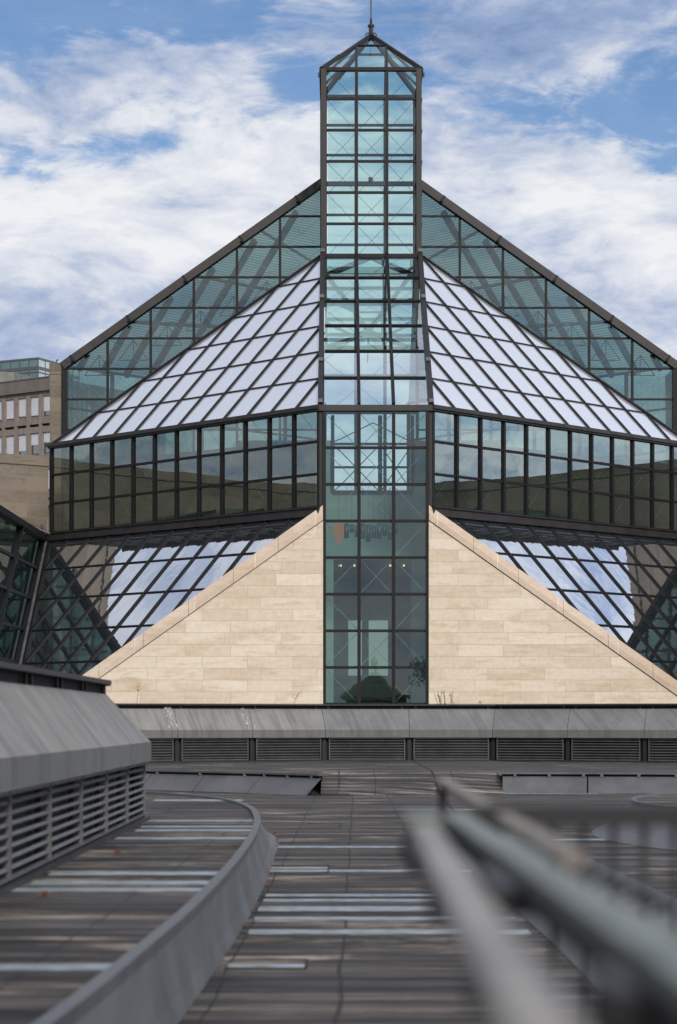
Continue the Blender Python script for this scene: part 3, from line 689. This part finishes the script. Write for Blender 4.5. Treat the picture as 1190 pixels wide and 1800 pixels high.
for t in range(6):
    for i in range(3):
        dn_ = -nst*.5
        if (t+i) % 2 == 0: m.tube(Sp(xs2[i], t)+dn_, Sp(xs2[i+1], t+1)+dn_, .017, seg=5)
        else: m.tube(Sp(xs2[i], t+1)+dn_, Sp(xs2[i+1], t)+dn_, .017, seg=5)
m.build('tension_rods', 'rod', so)
# --- tower
TH = 2.84; ZE = 39.30; zr_ = [28.54+1.81*k for k in range(6)]+[ZE-.08]; yb = YC+2*TH
tw = grp('tower_frame', 'frame', MB().box((XA-TH, YC-.06, ZE-.10), (XA+TH, yb+.06, ZE+.06)) if False else MB().bar((XA-TH, YC, ZE), (XA+TH, YC, ZE), .2, .3, (0, -1, 0)).bar((XA-TH, yb, ZE), (XA+TH, yb, ZE), .2, .3, (0, 1, 0)).bar((XA-TH, YC, ZE), (XA-TH, yb, ZE), .2, .3, (1, 0, 0)).bar((XA+TH, YC, ZE), (XA+TH, yb, ZE), .2, .3, (1, 0, 0)))
for sx in (-1, 1):
    for y in (YC, yb):
        m = MB()
        m.bar((XA+sx*(TH-.10), y, 26.6), (XA+sx*(TH-.10), y, ZE), .30, .34, (0, -1, 0))
        m.bar((XA+sx*(TH-.21), y, 26.6), (XA+sx*(TH-.21), y, ZE), .12, .24, (0, -1, 0)); m.build('corner_column', 'frame2', tw)
faces = [((-1, 0), YC, (0, -1, 0)), ((-1, 0), yb, (0, 1, 0))]
def tface(P, n, o, glassm, rods=False):
    m = MB()
    for u in (-.88, .88): m.bar(P(u, 28.4), P(u, ZE), .17, .22, n)
    for z in zr_[:-1]: m.bar(P(-TH, z), P(TH, z), .13, .18, n)
    f = m.build('wall_grid', 'frame', o)
    for i, (a, b) in enumerate([(-2.5, -.88), (-.88, .88), (.88, 2.5)]):
        for k in range(6): pane('tower_pane', [P(a, zr_[k]), P(b, zr_[k]), P(b, zr_[k+1]), P(a, zr_[k+1])], n, glassm, o, .002)
    if not rods: return
    m = MB()
    inn = V(n)*-.35
    for k in range(6):
        z0, z1 = zr_[k], zr_[k+1]
        for i, (a, b) in enumerate([(-2.5, -.88), (-.88, .88), (.88, 2.5)]):
            A, B, C_, D = P(a, z1)+inn, P(b, z0)+inn, P(a, z0)+inn, P(b, z1)+inn
            if k == 5 and i == 1: continue
            if i == 1 or k in (2, 3): m.tube(A, B, .012, seg=5); m.tube(C_, D, .012, seg=5)
            elif i == 0: m.tube(A, B, .012, seg=5) if k != 0 else m.tube(C_, D, .012, seg=5)
            else: m.tube(C_, D, .012, seg=5) if k != 0 else m.tube(A, B, .012, seg=5)
    m.build('tension_rods', 'rod' if glassm != 'towerglass' else 'frame2', o)
tface(lambda u, z: V((XA+u, YC, z)), (0, -1, 0), tw, 'towerglass', True)
tface(lambda u, z: V((XA+u, yb, z)), (0, 1, 0), tw, 'towerglass')
tface(lambda u, z: V((XA-TH, YC+TH+u, z)), (-1, 0, 0), tw, 'towerglass')
tface(lambda u, z: V((XA+TH, YC+TH+u, z)), (1, 0, 0), tw, 'towerglass')
m = MB(); m.bar((XA-TH, YC-.1, 28.45), (XA+TH, YC-.1, 28.45), .22, .36, (0, -1, 0)); m.build('base_beam', 'frame', tw)
m = MB(); m.bar((XA-TH, yb-.6, 33.9), (XA+TH, yb-.6, 33.9), .26, .2, (0, -1, 0)); m.box((XA-.13, yb-.8, 34.0), (XA+.13, yb-.5, 34.25)); m.build('inner_beam', 'frame2', tw)
# bracing below the tower head, seen through the strip
m = MB()
m.bar((XA-TH, yb, 28.4), (XA, yb, 29.6), .3, .25, (0, -1, 0)); m.bar((XA+TH, yb, 28.4), (XA, yb, 29.6), .3, .25, (0, -1, 0))
for z in (27., 24.6, 22.4, 20.2): m.bar((XA-TH, yb, z), (XA+TH, yb, z), .2, .2, (0, -1, 0))
for x in (-TH, -.88, .88, TH): m.bar((XA+x, yb, 14), (XA+x, yb, 28.4), .2, .2, (0, -1, 0))
m.build('inner_bracing', 'frame2', tw)
# pyramid cap
ap = V((XA, YC+TH, 42.15)); cn = [V((XA-TH, YC, ZE+.05)), V((XA+TH, YC, ZE+.05)), V((XA+TH, yb, ZE+.05)), V((XA-TH, yb, ZE+.05))]
fr = MB()
for c in cn: fr.bar(c, ap, .22, .24, (c-ap).cross(V((0, 0, 1))).cross(c-ap)*-1)
for i in range(4):
    a, b = cn[i], cn[(i+1) % 4]; nf = (b-a).cross(ap-a).normalized(); mid = (a+b)/2
    for u in (-.88, .88):
        p = mid+(b-a).normalized()*u; t = 1-abs(u)/TH; qd = (ap-mid)*t+p; fr.bar(p, qd, .13, .14, nf)
    t = .69; fr.bar(a.lerp(ap, t), b.lerp(ap, t), .10, .12, nf)
    pane('cap_pane', [a, b, b.lerp(ap, t), a.lerp(ap, t)], nf, 'towerglass', tw, .001); pane('cap_pane', [a.lerp(ap, t), b.lerp(ap, t), ap], nf, 'towerglass', tw, .001)
fr.build('cap_frame', 'frame2', tw)
m = MB(); m.tube(ap+V((0, 0, -.1)), ap+V((0, 0, .5)), .12, .14); m.tube(ap+V((0, 0, .5)), ap+V((0, 0, .62)), .2, .2); m.tube(ap+V((0, 0, .62)), ap+V((0, 0, 1.0)), .09, .06)
for a in range(4): d = V((math.cos(a*math.pi/2), math.sin(a*math.pi/2), 0)); m.tube(ap+V((0, 0, .18)), ap+d*.28+V((0, 0, .12)), .035); m.tube(ap+d*.28+V((0, 0, .12)), ap+d*.34+V((0, 0, -.02)), .03)
m.build('finial_base', 'fascia', tw)
m = MB(); m.tube(ap+V((0, 0, 1.0)), ap+V((0, 0, 4.2)), .05, .035); m.build('mast', 'slat', tw)
for s in (-1, 1):
    m = MB(); m.tube((XA+s*TH, YC-.1, ZE-.28), (XA+s*(TH+.22), YC-.1, ZE-.28), .03); m.tube((XA+s*(TH+.17), YC-.1, ZE-.22), (XA+s*(TH+.17), YC-.1, ZE-.48), .05); m.build('hook', 'camera', tw)
# lower tower corner legs hidden in roof; interior: hall walls
wl = MB(); yw = 124.0; zt_ = 14.3; xo_ = 7.5
wl.box((XA-xo_, yw, 0), (XA-2.15, yw+.4, 17.2)); wl.box((XA+2.15, yw, 0), (XA+xo_, yw+.4, 17.2)); wl.box((XA-2.15, yw+.003, 10.55), (XA+2.15, yw+.4, zt_))
grp('hall_wall', 'inner', wl)
m = MB(); m.bar((XA-2.2, yw-.05, zt_), (XA+2.2, yw-.05, zt_), .2, .12, (0, -1, 0)); m.bar((XA-2.2, yw-.05, zt_), (XA-2.2, yw-.05, 18.6), .2, .12, (0, -1, 0)); m.bar((XA+2.2, yw-.05, zt_), (XA+2.2, yw-.05, 18.6), .2, .12, (0, -1, 0))
m.bar((XA-2.2, yw, 17.0), (XA+2.2, yw, 17.0), .14, .12, (0, -1, 0)); m.bar((XA+.4, yw, zt_), (XA+.4, yw, 18.6), .24, .12, (0, -1, 0)); m.bar((XA-2.2, yw, 15.7), (XA+2.2, yw, 15.7), .12, .12, (0, -1, 0))
for a, b in [((-2.2, zt_), (.4, 17)), ((-2.2, 17), (.4, zt_)), ((2.2, zt_), (.4, 17)), ((2.2, 17), (.4, zt_)), ((-2.2, 17.1), (0, 18.2)), ((2.2, 17.1), (0, 18.2))]: m.bar((XA+a[0], yw+.1, a[1]), (XA+b[0], yw+.1, b[1]), .05, .05, (0, -1, 0))
grp('hall_window_frame', 'frame', m)
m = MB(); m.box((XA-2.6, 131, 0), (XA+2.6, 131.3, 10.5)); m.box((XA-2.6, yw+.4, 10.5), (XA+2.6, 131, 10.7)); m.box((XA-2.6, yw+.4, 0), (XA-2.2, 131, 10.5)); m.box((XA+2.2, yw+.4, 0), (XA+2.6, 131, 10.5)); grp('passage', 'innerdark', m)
m = MB(); m.box((XA-1.35, 130.9, 4.2), (XA+.99, 130.98, 7.45)); m.box((XA-.35, 130.87, 4.2), (XA-.33, 130.9, 7.45)); dr = grp('doorway_glow', 'roomglow', m)  # emissive panel paints the light of the room beyond the door opening
m = MB(); m.box((XA-.55, 130.80, 4.2), (XA-.15, 130.88, 7.45)); m.box((XA+.99, 130.80, 4.2), (XA+1.25, 130.88, 7.5)); m.build('door_jamb', 'tube', dr)
for px in (598, 622, 685, 709):
    c = at(px, 994, 126); m = MB(); m.box((c.x-.055, 126, c.z-.055), (c.x+.055, 126.05, c.z+.055)); o = m.build('ceiling_spotlight', 'lamp')
    m2 = MB(); m2.box((c.x-.10, 126.05, c.z-.09), (c.x+.10, 126.3, 10.5)); m2.build('housing', 'darkcap', o)
    tag(o, 'small square warm spotlight inside the museum, '+{598: 'leftmost', 622: 'second from the left', 685: 'second from the right', 709: 'rightmost'}[px]+' of the four', 'spotlight', 'spotlights inside the central bay')
fl = MB(); fl.box((XA-16, Y0+1, -.05), (XA+16, 150, .02)); grp('hall_floor', 'inner', fl)
# hanging sculpture of dark tubes
hs = empty('hanging_sculpture', at(655, 940, 118), 'row of dark blue hanging tubes seen through the central bay', 'sculpture')
rnd = random.Random(3); xs_ = [608+i*9.6 for i in range(10)]
sp_ = MB()
for i, px in enumerate(xs_):
    ln = [26, 14, 20, 27, 30, 22, 27, 20, 24, 18][i]; top_ = 920+(i % 3)*2
    a, b = at(px, top_, 118+(i % 2)*.4), at(px, top_+ln, 118+(i % 2)*.4); b.y = a.y
    MB().tube(a, b, .13, seg=14).build('tube', 'tube', hs, True)
    sp_.tube(a, (a.x, a.y, 14.0), .008, seg=4)
sp_.build('cable', 'frame', hs)
c = at(595, 937, 119); m = MB()
prev = None
for k in range(7):
    t = k/6; r = .30*math.sin(math.pi*(t*.8+.12)); z = c.z+.55-1.1*t
    if prev: m.tube((c.x, c.y, prev[0]), (c.x, c.y, z), prev[1], r, seg=12)
    prev = (z, r)
o = m.build('lantern', 'lantern', None, True); tag(o, 'amber glowing lantern left of the hanging tubes inside the museum', 'lantern')
m = MB(); m.tube((c.x, c.y, c.z+.5), (c.x, c.y, 14), .01, seg=4); m.build('cord', 'frame', o)

# --- weathered stone side walls meeting the wings and the glazed annexes in front of them
for s in (-1, 1):
    side = 'left' if s < 0 else 'right'
    line = [(H+12*q+.25, YC+.05), (H+12*q+3.4, YC-2.0), (H+12*q+8, YC-6.5), (H+12*q+14, YC-12), (H+12*q+20, YC-21), (H+12*q+24, YC-36)]
    so = empty('stone_side_wall', P3(s, line[0][0], line[0][1], 0), 'weathered brown limestone wall at the %s end of the glass wing' % side, 'wall')
    m = MB(); cp = MB()
    for (x0, y0), (x1, y1) in zip(line, line[1:]):
        for mb, zb, z1, g_ in ((m, 0, 16.3, 0), (cp, 16.3, 16.85, .06)):
            mb.hexa([P3(s, x0-g_, y0-g_, zb), P3(s, x1-g_, y1-g_, zb), P3(s, x1+.8, y1+.8, zb), P3(s, x0+.8, y0+.8, zb)], [P3(s, x0-g_, y0-g_, z1), P3(s, x1-g_, y1-g_, z1), P3(s, x1+.8, y1+.8, z1), P3(s, x0+.8, y0+.8, z1)])
    m.build('wall_face', 'oldstone', so); cp.build('coping', 'oldstone', so)
    if s < 0:
        m = MB(); c = at(74, 922, 126.3); m.box((c.x-.07, c.y-.1, c.z-.3), (c.x+.07, c.y+.1, c.z)); m.tube((c.x-1.6, c.y-1., c.z+.35), (c.x+.3, c.y-.1, c.z-.3), .02); m.tube((c.x-.1, c.y-.3, c.z-.3), (c.x+.5, c.y-.2, c.z-.55), .06); m.build('camera', 'camera', so)
    # annex
    xl = H+12*q+.60; ao = empty('glass_annex', P3(s, xl, YC, 0), 'dark green glazed annex with slanting mullions at the %s edge' % side, 'annex')
    na = V((-s, 0, 0)); yv = lambda z: YC-(ZB-z)/vz*2*q      # the valley line
    PA = lambda y, z: P3(s, xl, y, z)
    fr = MB()
    for j in range(0, 3):
        y0 = YC-j*8.5; fr.bar(PA(y0, ZB), PA(yv(0)-j*8.5, 0), .2, .3, na)
        if j: fr.bar(PA(y0-4.2*.0-.5, ZB), PA(yv(0)-j*8.5-.5, 0), .05, .34, na)
    for k in range(0, 7): z = ZB-vz*k; fr.bar(PA(yv(z), z), PA(106, z), .16, .2, na)
    fr.bar(PA(YC, ZB+.12), PA(106, ZB+.12), .34, .5, na); fr.build('frame', 'frame', ao)
    for j in range(2):
        for k in range(6):
            z0, z1 = ZB-vz*k, ZB-vz*(k+1)
            pane('glass_pane', [PA(yv(z0)-j*8.5, z0), PA(yv(z0)-(j+1)*8.5, z0), PA(yv(z1)-(j+1)*8.5, z1), PA(yv(z1)-j*8.5, z1)], na, 'annexglass', ao, .002)
    m = MB(); 
    for j in range(2):
        for k in (1, 3): z = ZB-vz*k-.4; y = yv(z)-j*8.5; m.tube(P3(s, xl+.8, y, z), P3(s, xl+.8, y-8, z-2.6), .09); m.tube(P3(s, xl+1.2, y-8, z), P3(s, xl+1.2, y, z-3.0), .06)
    m.build('inner_bracing', 'frame2', ao)
    m = MB(); m.poly([P3(s, xl, YC, ZB+.2), P3(s, xl, 106, ZB+.2), P3(s, xl+9, 106, ZB+2.6), P3(s, xl+9, YC-8, ZB+2.6)]); m.build('roof_glazing', 'annexglass', ao)
    m = MB()
    for j in range(7): y = YC-j*2.9; m.bar(P3(s, xl, y, ZB+.25), P3(s, xl+9, y-6, ZB+2.65), .12, .16, (0, 0, 1))
    m.build('roof_rafters', 'frame', ao)
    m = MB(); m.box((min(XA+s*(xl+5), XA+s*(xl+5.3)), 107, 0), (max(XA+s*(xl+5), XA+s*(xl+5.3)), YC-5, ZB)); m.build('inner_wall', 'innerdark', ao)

# ------------------------------------------------------------------ office block far left
RO = V((-25.6, 204.6, 0)); du = V((-5.05, 3.7, 0)).normalized(); no = V((-du.y, du.x, 0)); no = no if no.y < 0 else -no
def PO(u, z, o=0): return RO+du*u+V((0, 0, z))+no*o
def zpx(py, Y=206): return E+(HY-py)/F*Y
ob = empty('office_building', RO, 'brown concrete office block with white blinds behind the left stone wall', 'building')
ztop, zc = 33.3, 32.15
rz0 = [(31.75, 29.95), (28.35, 26.45), (24.95, 23.05), (21.55, 19.65)]
m = MB(); nw = 22; pit = 1.60
WINX = [1.72+pit*i for i in range(nw)]; ww = .57
# piers and bands around deep-set windows
for i in range(nw+1):
    u = WINX[0]-pit/2+pit*i; m.bar(PO(u, 10), PO(u, zc), pit-2*ww, .45, no, -.225)
for k, (a, b) in enumerate(rz0):
    up = zc if k == 0 else rz0[k-1][1]-1.05
    m.bar(PO(0, (a+up)/2, 0), PO(nw*pit+1, (a+up)/2, 0), up-a+.002, .40, no, -.235)
m.bar(PO(0, 10), PO(0, zc), 1.6, .5, no, -.22)
m.build('wall', 'office', ob)
m = MB(); m.bar(PO(-.3, (ztop+zc)/2), PO(nw*pit+1, (ztop+zc)/2), ztop-zc, 1.0, no, -.2); m.build('cornice', 'officedark', ob)
m = MB(); m.bar(PO(-.3, ztop+.06), PO(nw*pit+1, ztop+.06), .12, 1.1, no, -.2); m.build('parapet_flashing', 'slat', ob)
m = MB(); 
A, B = PO(-.3, 0, -.5), PO(nw*pit+1, 0, -.5); m.hexa([A, B, B-no*14, A-no*14], [p+V((0, 0, ztop-.3)) for p in (A, B, B-no*14, A-no*14)]); m.build('core', 'officedark', ob)
rb = random.Random(5)
known = {(0, 0): .80, (1, 0): .97, (2, 0): .94, (3, 0): 1.0, (0, 1): .50, (1, 1): .58, (2, 1): .82, (3, 1): 1.0}
for i in range(nw):
    for k, (a, b) in enumerate(rz0[:3]):
        u = WINX[i]; wi = MB(); wi.poly([PO(u-ww, b, -.24), PO(u+ww, b, -.24), PO(u+ww, a, -.24), PO(u-ww, a, -.24)]); wo = wi.build('window', 'winglass', ob)
        cl = known.get((i, k), rb.choice([1, .95, .6, .8])); zb_ = a-(a-b)*cl
        bl = MB(); bl.bar(PO(u, a, -.21), PO(u, zb_, -.21), 2*ww-.02, .03, no); bl.build('roller_blind', 'blind', wo)
        fr = MB(); fr.bar(PO(u-ww, b+.03, -.30), PO(u+ww, b+.03, -.30), .06, .06, no); fr.bar(PO(u-ww+.03, b, -.30), PO(u-ww+.03, zb_, -.30), .05, .05, no); fr.build('window_frame', 'slat', wo)
        sp = MB(); sp.hexa([PO(u-ww, b-.02, -.30), PO(u+ww, b-.02, -.30), PO(u+ww, b-.02, -.45), PO(u-ww, b-.02, -.45)], [PO(u-ww, b-.82, .10), PO(u+ww, b-.82, .10), PO(u+ww, b-.82, -.45), PO(u-ww, b-.82, -.45)]); sp.build('spandrel', 'officedark', ob)
        sh = MB(); sh.bar(PO(u-ww, b-.93, -.2), PO(u+ww, b-.93, -.2), .2, .2, no); sh.build('planter_shadow', 'black', ob)  # black bar stands in for the shadow below the sloped planter
# rooftop box
rbx = MB(); c0 = at(-10, 640, 214); 
for (x0, x1, za, zb_) in [(-60, 25, 662, 645), ]:
    a, b = at(x0, 668, 214), at(46, 652, 214)
    rbx.hexa([(a.x, 214, a.z-1), (at(25, 0, 214).x, 214, a.z-1), (at(55, 0, 222).x, 222, a.z-1), (a.x, 222, a.z-1)], [(a.x, 214, at(0, 652, 214).z), (at(25, 0, 214).x, 214, at(0, 654, 214).z), (at(55, 0, 222).x, 222, at(0, 662, 222).z), (a.x, 222, at(0, 652, 222).z)])
rbx.build('rooftop_plant_room', 'concrete', ob)
# glass block behind
gb = empty('glass_office_building', at(68, 1268, 260), 'pale green glass office block behind the brown concrete office block', 'building')
cc = at(68, 629, 260); l = at(-260, 655, 273); r_ = at(140, 645, 268)
for (A, B, nm, mt, mt2) in [(cc, l, 'left', 'farglass', 'farglass'), (cc, r_, 'right', 'farpale', 'farpale')]:
    A, B = V((A.x, A.y, 0)), V((B.x, B.y, 0)); t = (B-A); n_ = V((-t.y, t.x, 0)).normalized(); n_ = n_ if n_.y < 0 else -n_
    m = MB(); m.poly([A, B, B+V((0, 0, cc.z)), A+V((0, 0, cc.z))]); f = m.build('curtain_wall', mt, gb)
    m = MB(); L = t.length; k = int(L/1.3)
    for i in range(k+1): p = A+t*i/k; m.bar(p+V((0, 0, 30)), p+V((0, 0, cc.z)), .08, .1, n_)
    for z, wd in ((cc.z-.05, .22), (cc.z-1.15, .35), (cc.z-1.65, .12), (cc.z-4.5, .3)): m.bar(A+V((0, 0, z)), B+V((0, 0, z)), wd, .14, n_)
    m.build('mullions', 'slat', f)
m = MB(); m.poly([(cc.x, cc.y, cc.z-.1), (l.x, l.y, cc.z-.1), (l.x+6, l.y+14, cc.z-.1), (r_.x, r_.y, cc.z-.1)]); m.build('roof', 'slat', gb)
m = MB(); p = at(100, 640, 262); m.tube((p.x, p.y, p.z-.5), (p.x, p.y, p.z+.35), .04); m.tube((p.x-.05, p.y, p.z+.3), (p.x+.2, p.y, p.z+.55), .09); m.build('roof_camera', 'camera', gb)

# ------------------------------------------------------------------ weeds growing behind the parapet cap
def weed(px, py, Y, h, n, seed, label, lean=.0, leaves=True, name='weed'):
    rn = random.Random(seed); b = at(px, 1243, Y); b.z = 1.9
    o = empty(name, b, label, 'weed'); st = MB(); lf = MB()
    for i in range(n):
        p = b+V((rn.uniform(-.12, .12)*n/4, rn.uniform(-.1, .1), 0)); hh = h*rn.uniform(.6, 1.1); d = V((rn.uniform(-.35, .35)+lean, rn.uniform(-.2, .2), 1)); 
        pts = [p]
        for k in range(6): d = (d+V((lean*.25+rn.uniform(-.15, .15), 0, 0))).normalized(); pts.append(pts[-1]+d*hh/6)
        for a, c in zip(pts, pts[1:]): st.tube(a, c, .008, .006, seg=4)
        if leaves:
            for k in range(14):
                c = pts[rn.randint(1, 6)]; a = rn.uniform(0, 6.28); dv = V((math.cos(a), math.sin(a)*.6, rn.uniform(0, .9))).normalized()*rn.uniform(.03, .07); sd_ = dv.cross(V((0, 0, 1))).normalized()*.014
                lf.poly([c, c+dv*.5+sd_, c+dv, c+dv*.5-sd_])
        else:
            for k in range(9):
                c = pts[rn.randint(4, 6)]; a = rn.uniform(0, 6.28); st.tube(c, c+V((math.cos(a)*.15, math.sin(a)*.1, rn.uniform(.02, .16))), .005, .003, seg=4)
    st.build('stem', 'stem', o)
    if leaves: lf.build('leaves', 'leaf', o)
weed(786, 0, 60.8, .42, 9, 1, 'bushy green weed growing behind the parapet just right of the central bay')
weed(772, 0, 60.8, .50, 2, 4, 'thin arching weed growing beside the bushy one by the central bay', -.15)
weed(843, 0, 60.8, .22, 2, 8, 'tiny weed sprig on the parapet right of the bushy weed')
weed(240, 0, 58.2, .72, 1, 6, 'single dry bare stem in front of the left stone wall', .12, False, 'dry_weed')
weed(516, 0, 60.8, .50, 1, 9, 'thin dry stem in front of the left stone wall near the central bay', .05, False, 'dry_weed')

# ------------------------------------------------------------------ blurred handrails close to the lens
hr = empty('handrail', (.10, 3.1, 0), 'blurred pale grey steel handrail running towards the camera', 'handrail')
m = MB(); m.hexa([(.078, 1.0, 1.345), (.110, 1.0, 1.345), (.133, 3.12, 1.345), (.099, 3.12, 1.345)], [(.078, 1.0, 1.361), (.110, 1.0, 1.361), (.133, 3.12, 1.361), (.099, 3.12, 1.361)]); m.build('top_rail', 'railtop', hr)
m = MB(); m.box((.088, 1.0, 1.335), (.096, 3.12, 1.343)); m.box((.092, 2.9, 1.30), (.128, 3.12, 1.343)); m.build('underside_shade', 'raildark', hr)  # dark strip painted in for the shaded underside of the rail
for y in (1.02, 1.45, 2.1, 3.0): m = MB(); m.box((.080, y-.012, .3), (.100, y+.012, 1.345)) if y < 1.1 else m.box((.084, y-.03, 1.315), (.108, y+.03, 1.345)); m.build('bracket', 'raildark', hr)
m = MB(); m.box((.092, 3.0, 1.363), (.137, 3.14, 1.372)); m.build('end_plate', 'railgreen', hr)
gr = empty('glass_handrail', (.18, 3.3, 0), 'blurred greenish glass topped rail slanting to the lower right', 'handrail')
m = MB(); m.hexa([(.190, .95, 1.345), (.228, .95, 1.345), (.192, 3.4, 1.345), (.158, 3.4, 1.345)], [(.190, .95, 1.360), (.228, .95, 1.360), (.192, 3.4, 1.360), (.158, 3.4, 1.360)]); m.build('top_rail', 'railgreen', gr)
m = MB(); m.hexa([(.186, .95, 1.325), (.196, .95, 1.325), (.168, 3.35, 1.325), (.158, 3.35, 1.325)], [(.186, .95, 1.343), (.196, .95, 1.343), (.168, 3.35, 1.343), (.158, 3.35, 1.343)]); m.box((.155, 3.2, 1.31), (.24, 3.34, 1.342)); m.build('underside_shade', 'raildark', gr)  # dark bar drawn as the shade along the lower edge of this rail
m = MB(); m.box((.150, 2.1, 1.315), (.190, 2.4, 1.343)); m.build('bracket', 'raildark', gr); m = MB(); m.box((.160, 1.30, 1.305), (.205, 1.42, 1.343)); m.build('bracket', 'raildark', gr)
wr = empty('reflecting_handrail', (.24, 5., 0), 'blurred tan rail behind the greenish rail, mirrored stone painted into its colour', 'handrail')
m = MB(); m.hexa([(.222, 2.2, 1.355), (.246, 2.2, 1.355), (.252, 5.2, 1.355), (.226, 5.2, 1.355)], [(.222, 2.2, 1.368), (.246, 2.2, 1.368), (.252, 5.2, 1.368), (.226, 5.2, 1.368)]); m.build('top_rail', 'railreflect', wr)
m = MB(); m.box((.225, 5.0, 1.27), (.245, 5.03, 1.354)); m.build('bracket', 'raildark', wr)
br_ = empty('balustrade', (.5, 3.25, 0), 'blurred dark steel balustrade with thin uprights at the right edge', 'balustrade')
m = MB(); m.box((.20, 3.20, 1.349), (1.6, 3.26, 1.379)); m.build('top_rail', 'raildark', br_)
for i in range(24):
    x = .312+i*.0445; m = MB(); m.box((x-.0042, 3.232, 1.16), (x+.0042, 3.248, 1.350)); m.tube((x, 3.24, 1.16), (x-.004, 3.24, .75), .0030, seg=6); m.build('baluster', 'raildark', br_)
m = MB(); m.box((.25, 3.235, .75), (1.6, 3.25, .77)); m.build('bottom_rail', 'raildark', br_)
for i in range(8):
    px, py = 985+i*24+(i > 3)*5, 1519+i*12; a, b = at(px, py, 3.0), at(px+22, py-26, 3.12)
    MB().bar(a, b, .006, .02, (0, -1, 0)).build('fin', 'raildark', br_)
m = MB(); a, b = at(975, 1540, 3.0), at(1230, 1668, 3.0); m.bar(a, b, .008, .02, (0, -1, 0)); m.build('fin_rail', 'railgreen', br_)

# ------------------------------------------------------------------ what the glass mirrors: fort turret and trees behind the camera
ft = empty('fort_turret', (4.5, -62, 0), 'round stone fort turret with a conical slate roof, mirrored in the lowest bay panes', 'turret')
def lathe(m, c, prof, seg=24):
    for (r0, z0), (r1, z1) in zip(prof, prof[1:]):
        for i in range(seg):
            a, b = 2*math.pi*i/seg, 2*math.pi*(i+1)/seg
            m.poly([(c[0]+r0*math.cos(a), c[1]+r0*math.sin(a), z0), (c[0]+r0*math.cos(b), c[1]+r0*math.sin(b), z0), (c[0]+r1*math.cos(b), c[1]+r1*math.sin(b), z1), (c[0]+r1*math.cos(a), c[1]+r1*math.sin(a), z1)])
m = MB(); lathe(m, (4.5, -62), [(3.9, -.1), (3.9, 4.6)]); m.build('wall', 'oldstone', ft)
m = MB(); lathe(m, (4.5, -62), [(4.6, 4.4), (4.6, 4.8), (2.2, 6.6), (.4, 8.2), (.01, 8.3)]); m.build('roof', 'slate', ft)
m = MB(); lathe(m, (4.5, -62), [(.05, 8.2), (.35, 8.6), (.45, 9.2), (.2, 9.8), (.01, 10.2)]); m.build('finial', 'gold', ft)
def tree(x, y, h, r, seed, label):
    rn = random.Random(seed); o = empty('broadleaf_tree', (x, y, 0), label, 'tree', None)
    t = MB(); t.tube((x, y, -.1), (x, y, h*.55), .3, .15)
    cl = []
    for i in range(16):
        a = rn.uniform(0, 6.28); rr = r*rn.uniform(.2, .8); z = h*rn.uniform(.5, .95); c = V((x+rr*math.cos(a), y+rr*math.sin(a), z)); cl.append((c, r*rn.uniform(.25, .45))); t.tube((x, y, h*.45), c, .08, .03, seg=5)
    t.build('trunk', 'bark', o); f = MB()
    for c, cr in cl:
        for k in range(130):
            d = V((rn.gauss(0, 1), rn.gauss(0, 1), rn.gauss(0, .8))).normalized()*cr*rn.uniform(.4, 1.05); p = c+d; u = V((rn.uniform(-1, 1), rn.uniform(-1, 1), rn.uniform(-1, 1))).normalized(); v_ = u.orthogonal().normalized(); s_ = rn.uniform(.1, .2)
            f.poly([p-u*s_, p+v_*s_*.6, p+u*s_, p-v_*s_*.6])
    f.build('crown', 'leaf', o)
tree(12.5, -58, 11, 3.6, 2, 'round leafy tree mirrored at the right of the lowest bay panes')
tree(17.5, -66, 9, 3.6, 3, 'leafy tree mirrored beside the fort turret roof')
